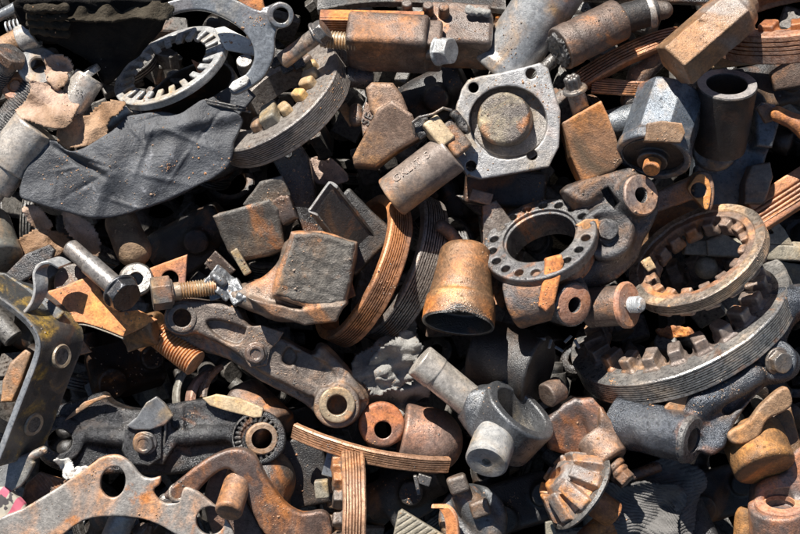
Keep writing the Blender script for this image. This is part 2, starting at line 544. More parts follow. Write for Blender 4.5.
def cloth(name, c1, c2, rg=.8, bump=1.0, spots=.2, spotc=(.35, .35, .36), sc=1.0, spec=.3):
    m = bpy.data.materials.new(name); m.use_nodes = True; nt = m.node_tree; nt.nodes.clear(); L = nt.links.new
    out = NN(nt, 'ShaderNodeOutputMaterial'); bs = NN(nt, 'ShaderNodeBsdfPrincipled'); L(bs.outputs[0], out.inputs[0])
    tc = NN(nt, 'ShaderNodeTexCoord')
    def nz(scale, det=6, r=.62):
        n = NN(nt, 'ShaderNodeTexNoise'); n.inputs['Scale'].default_value = scale*sc; n.inputs['Detail'].default_value = det
        n.inputs['Roughness'].default_value = r; L(tc.outputs['Object'], n.inputs['Vector']); return n.outputs[0]
    a, b, c3, d = nz(22, 8, .65), nz(75, 8, .7), nz(480, 4, .7), nz(160, 4, .6)
    c = mixc(nt, ramp(nt, a, .38, .62), c1, c2)
    c = mixc(nt, math_(nt, 'MULTIPLY', ramp(nt, b, .56, .74), spots*2), c, spotc)
    hs = NN(nt, 'ShaderNodeHueSaturation'); L(c, hs.inputs['Color']); L(math_(nt, 'ADD', math_(nt, 'MULTIPLY', c3, .8), .6), hs.inputs['Value'])
    L(hs.outputs[0], bs.inputs['Base Color']); bs.inputs['Roughness'].default_value = rg; bs.inputs['Specular IOR Level'].default_value = spec
    h = math_(nt, 'ADD', math_(nt, 'ADD', c3, math_(nt, 'MULTIPLY', b, 2)), d)
    bp = NN(nt, 'ShaderNodeBump'); bp.inputs['Strength'].default_value = .8; bp.inputs['Distance'].default_value = .0016*bump
    L(h, bp.inputs['Height']); L(bp.outputs[0], bs.inputs['Normal'])
    return m

MT = {}
MT['grey'] = metal('grey_cast_iron', (.20, .165, .14), (.33, .17, .09), pr=.22, pd=.25, dust=.45, rg=.48)
MT['charcoalbrown'] = metal('block_iron', (.20, .185, .16), (.32, .18, .09), pr=.15, pd=.3, dust=.45, rg=.55, bump=1.6)
MT['rock'] = metal('rough_cast_iron', (.185, .17, .15), (.30, .17, .1), pr=.3, pd=.3, dust=.5, rg=.55, bump=1.6)
MT['footrust'] = metal('foot_rust', (.27, .21, .165), (.52, .22, .09), (.10, .075, .06), pr=.28, pd=.2, rg=.5, dust=.3, vivid=.4)
MT['rustblock'] = metal('rust_block_iron', (.44, .23, .115), (.56, .24, .08), (.10, .07, .04), pr=.35, pd=.25, rg=.55, met=.1, bump=1.1)
MT['floor'] = metal('recess_floor_iron', (.30, .285, .275), (.25, .2, .17), (.08, .075, .07), pr=.25, pd=.3, rg=.45, dust=.5, bump=1.1, vivid=.1)
MT['crumb'] = metal('rust_crumb', (.26, .17, .11), (.48, .24, .1), (.12, .09, .07), pr=.5, pd=.3, rg=.8, met=0)
MT['adj'] = metal('adjuster_iron', (.22, .18, .155), (.36, .19, .10), pr=.2, pd=.24, dust=.5, rg=.45, bump=1.2)
MT['brown'] = metal('brown_cast_iron', (.18, .13, .105), (.36, .165, .08), pr=.22, pd=.28, dust=.3, rg=.5)
MT['archbrown'] = metal('arch_iron', (.20, .135, .11), (.42, .17, .07), pr=.3, pd=.22, dust=.35, rg=.42, bump=.9)
MT['pinsteel'] = metal('brown_pin_steel', (.33, .24, .19), (.40, .19, .1), pr=.4, pd=.2, rg=.4, met=.2, bump=.5)
MT['pinkbrown'] = metal('pale_rusty_iron', (.33, .235, .185), (.42, .21, .12), pr=.3, pd=.14, dust=.4, rg=.5)
MT['tanbrown'] = metal('sandy_iron', (.36, .245, .18), (.45, .24, .12), pr=.35, pd=.16, dust=.4, rg=.5, bump=.9)
MT['pinkbrown2'] = metal('lettered_iron', (.29, .235, .20), (.38, .22, .13), pr=.25, pd=.22, dust=.4, rg=.42, met=.1, bump=.45)
MT['pinkgrey'] = metal('pink_grey_iron', (.26, .22, .21), (.48, .20, .12), pr=.35, pd=.15, dust=.3, rg=.45)
MT['cup'] = metal('bushing_iron', (.36, .25, .21), (.50, .22, .14), pr=.3, pd=.1, dust=.35, rg=.42, bump=.6, oil=.2)
MT['eyered'] = metal('red_eye_iron', (.33, .22, .18), (.45, .17, .10), pr=.5, pd=.12, rg=.45, bump=.6)
MT['orange'] = metal('orange_rust', (.42, .17, .08), (.56, .24, .09), (.08, .04, .025), pr=.4, pd=.25, rg=.7, met=.1)
MT['orange2'] = metal('red_rust_ring', (.42, .15, .06), (.48, .21, .10), (.07, .03, .02), pr=.4, pd=.25, rg=.6)
MT['orangeplate'] = metal('orange_plate_rust', (.78, .30, .10), (.72, .36, .16), (.2, .11, .08), pr=.35, pd=.12, rg=.75, bump=.7, met=.1)
MT['orangered'] = metal('orange_red_rust', (.50, .20, .11), (.60, .24, .10), (.18, .11, .09), pr=.4, pd=.2, rg=.65, met=.05)
MT['yelloworange'] = metal('yellow_orange_rust', (.66, .34, .09), (.7, .28, .06), (.2, .12, .08), pr=.4, pd=.12, rg=.6, met=.05)
MT['copper'] = metal('rust_pink', (.50, .26, .19), (.56, .24, .12), (.25, .15, .12), pr=.35, pd=.15, rg=.55, bump=.7)
MT['tan'] = metal('tan_rust', (.44, .27, .15), (.52, .25, .10), (.12, .07, .04), pr=.35, pd=.2, rg=.6, dust=.3, met=.2)
MT['tanface'] = metal('tan_bushing', (.48, .38, .25), (.45, .27, .14), (.2, .15, .1), pr=.2, pd=.2, rg=.5, bump=.6)
MT['bell'] = metal('bell_rust', (.33, .19, .10), (.52, .20, .06), (.52, .36, .13), pr=.42, pd=.08, rg=.5, bump=.9)
MT['hexbar'] = metal('hexagon_bar_rust', (.38, .22, .11), (.40, .18, .08), (.26, .25, .24), pr=.3, pd=.14, rg=.5, dust=.2)
MT['golden'] = metal('golden_rust', (.27, .15, .065), (.40, .20, .08), (.05, .032, .02), pr=.4, pd=.32, rg=.6, bump=1.3, met=.15)
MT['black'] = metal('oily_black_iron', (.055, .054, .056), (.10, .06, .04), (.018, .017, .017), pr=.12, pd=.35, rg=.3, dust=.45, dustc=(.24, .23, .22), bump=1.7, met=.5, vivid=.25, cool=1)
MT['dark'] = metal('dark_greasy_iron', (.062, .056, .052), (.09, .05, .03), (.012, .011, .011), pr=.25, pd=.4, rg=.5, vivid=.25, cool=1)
MT['filld'] = metal('shade_black_iron', (.034, .030, .027), (.05, .025, .012), (.006, .006, .006), pr=.25, pd=.4, rg=.4, met=0, vivid=.25); 0  # near-black base stands in for the shade of deep gaps and hollows
MT['fillr'] = metal('buried_rust', (.03, .016, .009), (.08, .035, .015), (.012, .008, .006), pr=.3, pd=.4, rg=.7, met=0); MT['fillr'].node_tree.nodes['Principled BSDF'].inputs['Specular IOR Level'].default_value = .15  # rust darkened and dulled for the shade of the deep gaps
MT['charcoal'] = metal('charcoal_iron', (.115, .108, .105), (.25, .13, .07), (.03, .029, .03), pr=.14, pd=.3, rg=.34, dust=.6, dustc=(.36, .34, .32), bump=1.5, met=.5, cool=1)
MT['charcoalo'] = metal('roller_iron', (.17, .155, .15), (.48, .22, .10), (.05, .045, .045), pr=.38, pd=.15, rg=.5, dust=.45, bump=1.8, cool=1)
MT['flange'] = metal('drilled_flange_iron', (.165, .155, .15), (.3, .17, .11), (.05, .045, .045), pr=.12, pd=.26, rg=.34, dust=.55, bump=1.1, met=.5, cool=1)
MT['eyeface'] = metal('eye_face_iron', (.30, .22, .20), (.5, .24, .12), (.1, .08, .08), pr=.4, pd=.15, rg=.45, bump=.8)
MT['blue'] = metal('blue_grey_paint', (.17, .19, .215), (.40, .25, .14), (.04, .045, .05), pr=.12, pd=.34, rg=.34, dust=.5, bump=.9, cool=1)
MT['blue2'] = metal('slate_cover', (.16, .175, .19), (.3, .18, .1), (.04, .042, .045), pr=.14, pd=.28, rg=.42, dust=.4)
MT['adjblue'] = metal('blue_black_iron', (.085, .093, .108), (.2, .13, .09), (.03, .032, .036), pr=.1, pd=.25, rg=.3, dust=.55, dustc=(.27, .27, .28), bump=1.5, met=.5, vivid=.25, cool=1)
MT['steel'] = metal('worn_steel', (.66, .62, .56), (.36, .23, .14), (.14, .13, .12), pr=.12, pd=.08, rg=.3, met=.35, bump=.4, vivid=.15)
MT['machined'] = metal('machined_steel', (.56, .54, .51), (.36, .28, .22), (.22, .20, .19), pr=.15, pd=.14, rg=.36, met=.2, bump=.6, vivid=.15, cool=1)
MT['plateg'] = metal('pale_flange_plate', (.42, .40, .385), (.25, .2, .17), (.28, .26, .25), pr=.3, pd=.26, rg=.45, bump=.6, met=.3, vivid=.15, cool=1)
MT['hubm'] = metal('chipped_hub', (.20, .175, .16), (.50, .46, .42), (.16, .13, .12), pr=.3, pd=.25, rg=.36, dust=.4, sc=1.1, bump=1.6)
MT['bolt'] = metal('grey_bolt_steel', (.24, .215, .195), (.3, .18, .1), (.05, .045, .04), pr=.22, pd=.25, rg=.34, met=.6, bump=.7, dust=.3, vivid=.15, cool=1)
MT['darkbolt'] = metal('dark_bolt_steel', (.085, .085, .09), (.15, .09, .05), (.03, .03, .03), pr=.15, pd=.25, rg=.3, met=.6, bump=.6, dust=.3, vivid=.1, cool=1)
MT['shank'] = metal('bolt_shank', (.13, .12, .118), (.38, .22, .12), (.06, .06, .065), pr=.3, pd=.3, rg=.45, met=.3, bump=.5, dust=.2)
MT['nut'] = metal('nut_iron', (.20, .185, .17), (.5, .30, .10), (.08, .075, .07), pr=.28, pd=.2, rg=.5, bump=.9, dust=.3, vivid=.3)
MT['zinc'] = metal('bright_zinc', (.8, .8, .78), (.45, .36, .28), (.2, .2, .2), pr=.08, pd=.12, rg=.32, met=.35, bump=.4, vivid=.15, cool=1)
MT['pipe'] = metal('pale_galvanised_pipe', (.40, .39, .375), (.46, .29, .16), (.2, .2, .205), pr=.22, pd=.18, rg=.42, bump=.4, met=.15, cool=1)
MT['fork'] = metal('blue_grey_steel', (.29, .30, .31), (.3, .24, .18), (.13, .135, .14), pr=.1, pd=.25, rg=.38, bump=.3, met=.45, vivid=.05, cool=1)
MT['strapgrey'] = metal('strap_steel', (.26, .255, .25), (.3, .22, .15), (.09, .09, .09), pr=.12, pd=.25, rg=.42, bump=.6, met=.2, cool=1)
MT['crossgrey'] = metal('cross_joint_iron', (.17, .17, .172), (.26, .22, .19), (.08, .08, .083), pr=.12, pd=.2, rg=.36, bump=.9, met=.6, dust=.3, vivid=.25, cool=1)
MT['clipmetal'] = metal('galvanised_clip', (.24, .24, .24), (.35, .27, .2), (.13, .13, .13), pr=.12, pd=.25, rg=.35, bump=.6, met=.4, cool=1)
MT['rimface'] = metal('rim_face_steel', (.42, .41, .43), (.35, .28, .26), (.2, .2, .2), pr=.1, pd=.15, rg=.5, bump=.3, vivid=.15)
MT['drum'] = metal('left_drum', (.20, .20, .175), (.38, .22, .12), (.09, .09, .08), pr=.2, pd=.2, rg=.36, met=.2, bump=.4)
MT['ring'] = metal('dusty_ring_iron', (.20, .165, .15), (.30, .18, .12), (.05, .04, .035), pr=.25, pd=.22, dust=.3, pw=.5, rg=.45)
MT['ringteeth'] = metal('ring_tooth_iron', (.30, .24, .21), (.36, .22, .15), (.10, .08, .07), pr=.3, pd=.2, dust=.4, rg=.45)
MT['ringo'] = metal('rusty_ring_iron', (.46, .20, .085), (.58, .24, .09), (.18, .09, .06), pr=.4, pd=.15, rg=.5, pw=.12, wear=(.65, .52, .42), bump=.6)
MT['ringo3'] = metal('pink_ring_iron', (.46, .24, .125), (.50, .24, .13), (.22, .14, .11), pr=.35, pd=.12, rg=.5, pw=.15, wear=(.65, .52, .42), bump=.6)
MT['ringo2'] = metal('ribbed_pad_iron', (.20, .15, .13), (.34, .19, .12), (.07, .05, .05), pr=.3, pd=.2, rg=.6, bump=.9)
MT['ringbright'] = metal('polished_ring_iron', (.30, .28, .265), (.34, .24, .18), (.11, .09, .08), pr=.22, pd=.18, rg=.34, met=.7, dust=.3, pw=.32, wear=(.75, .72, .66), bump=.6, cool=1)
MT['ringbright2'] = metal('rusty_polished_ring_iron', (.33, .27, .215), (.46, .26, .13), (.14, .09, .07), pr=.35, pd=.15, rg=.34, met=.65, dust=.2, pw=.2, wear=(.8, .76, .68), bump=.6)
MT['rod'] = metal('rusty_thread', (.50, .37, .22), (.52, .28, .12), (.14, .1, .07), pr=.35, pd=.2, rg=.5, bump=.5)
MT['rodorange'] = metal('orange_thread', (.66, .28, .09), (.58, .25, .08), (.14, .07, .04), pr=.4, pd=.2, rg=.6, bump=.5)
MT['pinion'] = metal('rusty_gear_iron', (.38, .33, .30), (.85, .33, .08), (.10, .08, .07), pr=.5, pd=.16, rg=.38, met=.2, dust=.55, dustc=(.62, .58, .54), sc=1.4, bump=.8, vivid=1.0)
MT['yellowed'] = metal('yellow_paint_spots', (.09, .095, .098), (.62, .42, .06), (.05, .054, .055), pr=.22, pd=.25, rg=.42, sc=2.2, bump=.5, vivid=.1)
MT['plate'] = metal('painted_rusty_plate', (.46, .44, .41), (.72, .30, .08), (.26, .22, .19), pr=.36, pd=.16, rg=.55, bump=.6, dust=.2, vivid=.9)
MT['khaki'] = metal('khaki_painted_metal', (.31, .285, .22), (.36, .26, .16), (.12, .11, .085), pr=.2, pd=.25, rg=.6, dust=.4, met=.05, vivid=.15)
MT['clampspot'] = metal('clamp_steel', (.36, .36, .34), (.62, .42, .08), (.2, .2, .2), pr=.12, pd=.2, rg=.42, sc=1.4, bump=.5)
MT['yellowface'] = metal('yellow_tan_face', (.60, .46, .28), (.58, .36, .16), (.3, .22, .14), pr=.25, pd=.15, rg=.6, bump=.6, met=.05, vivid=.15)
MT['plank'] = metal('tan_plank', (.5, .36, .19), (.4, .23, .11), (.2, .13, .08), pr=.3, pd=.25, rg=.7, met=.05)
MT['leather'] = cloth('black_leather', (.034, .035, .04), (.075, .078, .086), rg=.5, spots=.45, spotc=(.24, .24, .255), bump=.6, spec=.6)
MT['rag'] = cloth('charred_shaded_rag', (.012, .011, .011), (.028, .024, .02), rg=.95, spots=.15, spotc=(.07, .06, .045), bump=2.2, spec=.15)  # charred cloth, darkened further for the shade over the roll
MT['raglit'] = cloth('charred_rag_lit', (.045, .036, .026), (.09, .075, .055), rg=.95, spots=.3, spotc=(.2, .17, .12), bump=2.5, spec=.15)  # lighter copy of the rag colour for its sunlit folds
MT['tanleather'] = cloth('tan_leather', (.27, .155, .085), (.42, .27, .17), rg=.7, spots=.3, spotc=(.1, .06, .035))
MT['paleleather'] = cloth('pale_leather', (.54, .38, .29), (.30, .19, .12), rg=.7, spots=.25, spotc=(.3, .19, .12))
MT['sole'] = cloth('worn_brown_hide', (.13, .085, .055), (.30, .20, .12), rg=.8, spots=.4, spotc=(.42, .3, .2))
MT['white'] = cloth('dirty_white_foam', (.72, .7, .66), (.6, .57, .52), rg=.8, spots=.2, spotc=(.35, .3, .25))
MT['ribcloth'] = cloth('grey_ribbed_cloth', (.11, .105, .10), (.2, .19, .18), rg=.95, spots=.3, spotc=(.3, .28, .26), bump=1.5)
MT['foil'] = cloth('crushed_grey_sheet', (.24, .23, .21), (.36, .345, .32), rg=.7, spots=.3, spotc=(.4, .2, .1), bump=1.5)
MT['soil'] = cloth('shade_black_soil', (.004, .0035, .003), (.006, .005, .004), rg=1, spec=0, spots=.1, spotc=(.007, .006, .005), bump=4)  # near-black colour stands in for the missing light in the gaps
def pinkcloth():
    m = bpy.data.materials.new('pink_and_white_fabric'); m.use_nodes = True; nt = m.node_tree; bs = nt.nodes['Principled BSDF']
    tc = NN(nt, 'ShaderNodeTexCoord'); mp = NN(nt, 'ShaderNodeMapping'); mp.inputs['Rotation'].default_value = (0, 0, .6)
    nt.links.new(tc.outputs['Object'], mp.inputs[0])
    w = NN(nt, 'ShaderNodeTexWave'); w.inputs['Scale'].default_value = 17; w.inputs['Distortion'].default_value = 3; w.inputs['Phase Offset'].default_value = 1
    nt.links.new(mp.outputs[0], w.inputs[0])
    c = mixc(nt, ramp(nt, w.outputs[1], .5, .62), (.40, .36, .29), (.50, .12, .17))
    n = NN(nt, 'ShaderNodeTexNoise'); n.inputs['Scale'].default_value = 90; nt.links.new(tc.outputs['Object'], n.inputs[0])
    c = mixc(nt, ramp(nt, n.outputs[0], .58, .62), c, (.07, .06, .06))
    nt.links.new(c, bs.inputs['Base Color']); bs.inputs['Roughness'].default_value = .9
    return m
MT['pink'] = pinkcloth()
SUN_VIEW = (-.27, .76, .58); SUN_E = 5.0; SKY = .05; EXPO = 0.88
# ================================================================ upper part of the heap
def bolt_parts(t, pos, d, L, r, hr, hh, mhead, mshank, flange=0, thr=0, dish=0, names=('bolt_head', 'shank')):
    """bolt with its head base at pos, head pointing along d, shank L behind it (thr: threaded length at the tip)"""
    fr = Fr(pos, d)
    part(t, names[0], fr(hexhead(hr, hh, flange=flange, dish=dish)), mhead)
    if L:
        gs = [fr(rod(r, L - thr + 1, 0))]
        if thr: gs.append(fr(lathe(thread_prof(r, thr, z0=-(L-thr)), 40, wob=.1)))
        part(t, names[1], gs, mshank)

def ring_thing(name, label, cat, fr, R, r, T, ng, mat, c, teeth=0, tw=5, tl=9, th=6, tz=2, group=None, a0=0, a1=360, tmat=None, seed=3, phase=0, depth=2.6, sub=0, lip=.12, seg=220):
    t = thing(name, label, cat, c, group)
    part(t, 'rim', fr(lathe(groove_prof(R, r, T, ng, depth=depth, lip=lip), seg, a0, a1, wob=.28, seed=seed)), mat)
    if teeth:
        with Local():
            c0 = r - tl/2 + 2
            s = U(2.5, box((c0, 0, tz - th), (tl/2 + 3, tw, th), rnd=1.8), box((c0 + 2, 0, tz - th*1.75), (tl/2 + 4, tw*1.4, th*.7), rnd=3))
            s = fold(s, teeth, math.radians(phase))
            s = U(3.5, s, Sub(.5, cyl((0, 0, -T*.75), (0, 0, -1.5), r + 3, rnd=1), cyl((0, 0, -T-9), (0, 0, 9), r - tl*.42, rnd=0)))
            if abs(a1 - a0) < 360:
                am, hw = math.radians((a0+a1)/2), math.radians((a1-a0)/2)
                s = (lambda f: (lambda x, y, z: np.maximum(f(x, y, z), (np.abs((np.arctan2(y, x) - am + math.pi) % (2*math.pi) - math.pi) - hw)*r), s[1], s[2]))(s[0])
            s = rough(s, .9, .2, seed)
        part(t, 'tooth_ring', fr(mesh(s, 1.2)), tmat or mat)
    return t

# --- slotted clutch plate ring
fr = ringframe(169, 64, -8, 62, 37.5, 28)
t = thing('slotted_ring', 'thin grey steel ring with square slots cut round its inside, lying beside the black leather', 'clutch ring', (169, 61, 12))
with Local():
    s = Sub(1.0, cyl((0,0,-9), (0,0,0), 62, rnd=1.2), cyl((0,0,-20), (0,0,10), 54, rnd=0))
    tt = fold(box((50, 0, -2.5), (9.5, 3.5, 2.5), rnd=1.2), 22)
    s = U(.8, s, tt); s = Sub(1, s, fold(box((58, 0, -16), (1.6, 40, 1.2)), 1)) if 0 else s
part(t, 'rim', fr(mesh(rough(s, .25, .15, 5), 1.1)), MT['machined'])


with Local(): g = mesh(rough(Sub(1, cyl((0,0,-115), (0,0,-38), 54, rnd=3), cyl((0,0,-98), (0,0,10), 50, rnd=2)), .5, .1, 3), 2.0)
single('shade_well', 'black hollow well added under the slotted ring to darken its opening', 'housing', fr(g), MT['filld'])  # added body, keeps sun out so the middle of the ring stays black

# --- shift fork
t = thing('shift_fork', 'flat blue grey curved fork with a round eye and a pale pad on its tip', 'shift fork', (245, 35, 40))
out = sm([(158,6),(176,0),(196,-4),(216,-6),(236,0),(254,9),(266,13),(271,20),(277,27),(275,38),(274,56),(265,76),(250,88),(236,95),(230,90),(238,82),(248,72),(254,60),(253,46),(244,32),(228,20),(206,11),(186,11),(170,15),(160,13)], 4)
s = U(4, poly(out, 34, 44, rnd=1.6), cyl((281,15,30), (281,15,50), 12.5, rnd=1.2), poly([(262,8),(280,3),(290,14),(280,26),(268,26)], 36, 44, rnd=1.5))
s = Sub(1, s, cyl((281,15,20), (281,15,60), 7.5, rnd=0))
part(t, 'fork_body', mesh(rough(s, .2, .1, 4), 1.1), MT['fork'])
part(t, 'wear_pad', mesh(poly([(229,88),(233,82),(246,75),(250,79),(247,85),(234,92)], 38, 49, rnd=1.5), .8), MT['white'])

# --- big grooved ring beside fork
fr = ringframe(273, 96, -12, 77, 41, 38)
t = ring_thing('grooved_ring', 'dusty dark ring with fine rim grooves and yellowish pegs inside, below the shift fork', 'ring', fr, 77, 47, 26, 9, MT['ring'], (279,104,-4), seed=4, depth=2.2)
with Local():
    for k, a in enumerate((-128, -108, -88, -64, -44, -28, -10, 12, 36)):
        ar = math.radians(a); c = (48*math.cos(ar), 48*math.sin(ar), 2)
        g = mesh(rough(box(c, (8, 5.5, 7), xr=(math.cos(ar), math.sin(ar), 0), rnd=3), .5, .2, k), 1.0)
        part(t, 'peg', fr(g), MT['yellowface'] if k in (2,3,4,5,6) else MT['ring'])
    g = mesh(rough(box((38*math.cos(-1.95), 44*math.sin(-1.95), 0), (14, 9, 12), xr=(math.cos(-1.95), math.sin(-1.95), 0), rnd=3), .5, .2, 31), 1.1)
part(t, 'bridge_lug', fr(g), MT['khaki'])

# --- bolt and threaded stub
t = thing('flanged_bolt', 'short flanged bolt pointing down left with a smooth worn shank', 'bolt', (312,40,30))
bolt_parts(t, (317,35,34), (.62,.42,.25), 44, 8.5, 10.5, 11, MT['bolt'], MT['shank'], flange=14)
single('threaded_stub', 'short golden threaded stub between the flanged bolt and the big brown block', 'threaded rod',
       Fr((357,42,20), (.96,-.1,.1))(lathe(thread_prof(9, 36, pitch=3), 40, wob=.1)), MT['rod'])

# --- big brown blocks
t = thing('brown_casting', 'large square brown casting with a bright hexagon bolt in its end', 'casting', (395,40,20))
s = I(4, U(2, box((388,42,6), (40,20,26), n=(-.04,.55,.83), xr=(1,-.07,.04), rnd=5), box((424,46,4), (18,16,22), n=(-.04,.55,.83), xr=(1,-.07,.04), rnd=3)), cyl((330,40,2),(450,48,6), 32, rnd=3))
part(t, 'body', mesh(rough(s, .8, .11, 8), 1.4), MT['brown'])
bolt_parts(t, (438,51,20), (.82,-.06,.56), 12, 9, 12.5, 16, MT['machined'], MT['bolt'], flange=15)
t = thing('brown_casting', 'brown casting with three round studs along its top, behind the bright hexagon bolt', 'casting', (462,35,-10))
s = U(3, box((464,40,-20), (28,20,24), n=(0,.5,.86), xr=(1,-.05,.05), rnd=5), box((460,22,-24), (30,12,18), n=(0,.45,.9), xr=(1,-.05,.05), rnd=3))
part(t, 'body', mesh(rough(s, .9, .11, 9), 1.4), MT['brown'])
for q in ((407,6),(428,8),(444,10)):
    part(t, 'stud', mesh(cyl((q[0],q[1]+6,-6), (q[0],q[1]-4,6), 6, 5.2, rnd=1.5), 1), MT['brown'])
part(t, 'putty_lump', mesh(crumple(caps((470,10,2), (487,13,2), 5, 4), 2.2, .25, 4), 1), MT['foil'])

single('ribbed_block', 'bright orange ribbed plate edge behind the big brown block', 'plate',
       Fr((372,16,8), (0,.72,.69), (1,-.04,0))(mesh(Sub(.6, *(lambda b, gs: [b]+gs)(*(MODE.__setitem__(0,1) or (box((0,0,-8),(52,8,10), rnd=1.2), [box((0,-8,-15+2.7*k),(60,2.4,.55), rnd=.2) for k in range(7)])))), .8)), MT['orange'])
MODE[0] = 0
single('rusty_strip', 'dark rusty flat strip along the top edge above the brown block', 'strip', strip([(318,2,-40),(380,-6,-40),(470,-2,-40),(505,2,-40)], (0,-12,10), 8), MT['dark'])

# --- pipe
t = thing('steel_pipe', 'thick pale grey pipe with rust spots running up from the flanged plate', 'pipe', (540,15,-20))
s = Sub(1, cyl((503,66,-28), (588,-60,0), 30, 31, rnd=3), cyl((495,80,-30), (512,53,-25), 22, rnd=0))
s = U(6, s, cyl((497,72,-30), (506,60,-26), 33, rnd=5))
part(t, 'pipe_wall', mesh(rough(s, .6, .06, 3), 1.5), MT['pipe'])
single('pin', 'slim grey pin end between the pipe and the flanged plate', 'pin', mesh(cyl((540,72,0), (556,56,-10), 6, rnd=1.5), .9), MT['bolt'])

# --- stepped shaft with scorched end
t = thing('stepped_shaft', 'dark stepped shaft with a scorched crumbly end and a round knob', 'shaft', (610,25,15))
part(t, 'barrel', mesh(rough(U(1, cyl((568,45,24), (620,19,8), 21.5, rnd=3), cyl((560,49,26), (574,42,22), 22.3, rnd=1.5)), .3, .1, 2), 1.2), MT['brown'])
part(t, 'scorched_end', mesh(crumple(cyl((556,51,27), (563,47.5,25), 18, rnd=3), 3, .22, 6), .9), MT['dark'])
part(t, 'neck', mesh(cyl((618,20,8), (655,10,0), 15, rnd=1.5), 1.2), MT['dark'])
part(t, 'collar', mesh(cyl((646,13,0), (654,11,0), 17, rnd=2), 1.1), MT['steel'])
part(t, 'knob', mesh(caps((655,11,0), (664,10,0), 11, 9), 1.1), MT['grey'])
single('steel_rail', 'dark steel rail along the top edge above the stepped shaft', 'rail', mesh(rough(box((650,-6,-25), (70,9,9), xr=(1,-.03,0), rnd=2), .4, .1, 3), 1.4), MT['charcoal'])

# --- grooved bands behind the torx bolt
fr = ringframe(630, 120, -25, 118, 36, 30)
fr = Fr((620,82,-100), (-.42,.86,-.28), (1,.5,0))
ring_thing('grooved_ring', 'grooved ring seen edge on, bright lines sweeping up beneath the stepped shaft', 'ring', fr, 104, 88, 19, 5, MT['ringo'], (620,50,0), a0=-128, a1=-52, depth=2.4, seed=8)
fr = Fr((606,64,-165), (.05,.97,.22), (1,-.06,0))
ring_thing('grooved_ring', 'short rusty orange grooved ring piece behind the torx bolt', 'ring', fr, 165, 152, 15, 5, MT['ringo'], (604,94,0), a0=-101, a1=-79, depth=2.4, seed=9)

# --- torx bolt and rust block
t = thing('rust_block', 'rectangular orange brown block with a star headed bolt in its top', 'block', (590,140,10))
s = poly([(560,124),(597,104),(605,118),(621,163),(612,172),(581,184),(569,158)], -20, 24, rnd=2.5, tilt=(.15,.3))
part(t, 'body', mesh(rough(s, .7, .1, 12), 1.3), MT['rustblock'])
fr = Fr((575,90,26), (-.30,.80,.52))
with Local():
    g = mesh(U(1, fold(caps((5,0,1), (5,0,13), 3.2), 6), cyl((0,0,0), (0,0,13), 6.4), cyl((0,0,-1), (0,0,3), 13, 11.5)), .8)
part(t, 'star_head', fr(g), MT['bolt']); part(t, 'shank', fr(rod(9, 34)), MT['bolt'])

# --- flanged plate
t = thing('flanged_cover', 'pale square flange plate with four holes and a raised domed hub', 'flange', (507,122,10))
TL = (.05, -.10)
o = [(456,106),(461,90),(468,80),(480,76),(500,73),(540,63),(548,69),(555,95),(560,112),(558,148),(548,168),(515,174),(480,180),(466,176),(456,160),(455,115)]
s = poly(o, -6, 12, rnd=2, tilt=TL)
body = poly(ell(508,122,45,43), -52, 4, rnd=3, tilt=TL)
s = U(5, s, body)
s = Sub(1.2, s, poly(ell(509,121,39.5,37.5), -4, 60, rnd=0, tilt=TL))
for q in ((473.5,87.5),(531,73.5),(532,155),(471,166)):
    s = Sub(.8, s, cyl((q[0],q[1],-30), (q[0],q[1],40), 5.2, rnd=0))
part(t, 'flange_plate', mesh(rough(s, .35, .09, 14), 1.2), MT['plateg'] if 'plateg' in MT else MT['machined'])
part(t, 'recess_floor', mesh(Sub(1, poly(ell(509,121,39,37), -12, -2.6, rnd=1, tilt=TL), cyl((508,122,-40),(506,120,40), 24, rnd=0)), 1.2), MT['floor'])
part(t, 'hub', mesh(rough(U(3, cyl((507,122,-14), (503,118,17), 28, 26, rnd=4)), .8, .15, 5), 1.1), MT['hubm'])

# --- square casting with stamped letters
t = thing('angled_casting', 'sandy brown angular casting behind the lettered cylinder', 'casting', (388,125,10))
s = poly([(366,90),(372,84),(393,85),(402,97),(408,112),(402,122),(380,124),(370,112)], -30, 18, rnd=5)
s2 = poly([(378,112),(392,104),(412,118),(420,140),(398,152),(376,168),(354,166),(353,158)], -30, 30, rnd=4, tilt=(.25,.3))
part(t, 'body', mesh(rough(U(3, s, s2), .7, .09, 6), 1.3), MT['tanbrown'] if 'tanbrown' in MT else MT['pinkbrown'])
part(t, 'side_cheek', mesh(rough(poly([(361,120),(366,102),(376,112),(371,128),(363,138)], -10, 12, rnd=2), .4, .15, 3), 1), MT['pinkbrown'])
tx = bpy.data.curves.new('t', 'FONT'); tx.body = 'SE'; tx.size = 13; tx.extrude = .9
def text_geom(body, size, ext, fr, sx=1.0):
    c = bpy.data.curves.new('t', 'FONT'); c.body = body; c.size = size; c.extrude = ext; c.align_x = 'CENTER'; c.align_y = 'CENTER'; c.space_character = 1.15
    ob = bpy.data.objects.new('t', c); COL.objects.link(ob)
    dg = bpy.context.evaluated_depsgraph_get(); me = bpy.data.meshes.new_from_object(ob.evaluated_get(dg))
    v = np.array([(q.co.x*sx, q.co.y, q.co.z) for q in me.vertices]); f = [tuple(p.vertices) for p in me.polygons]
    bpy.data.objects.remove(ob); bpy.data.curves.remove(c); bpy.data.meshes.remove(me)
    return fr((v, f, 30))
bpy.data.curves.remove(tx)
part(t, 'stamped_letters', text_geom('SE', 12, 1.0, Fr((367.5,119,12.6), (0,0,1), (.45,.89,0))), MT['dark'])

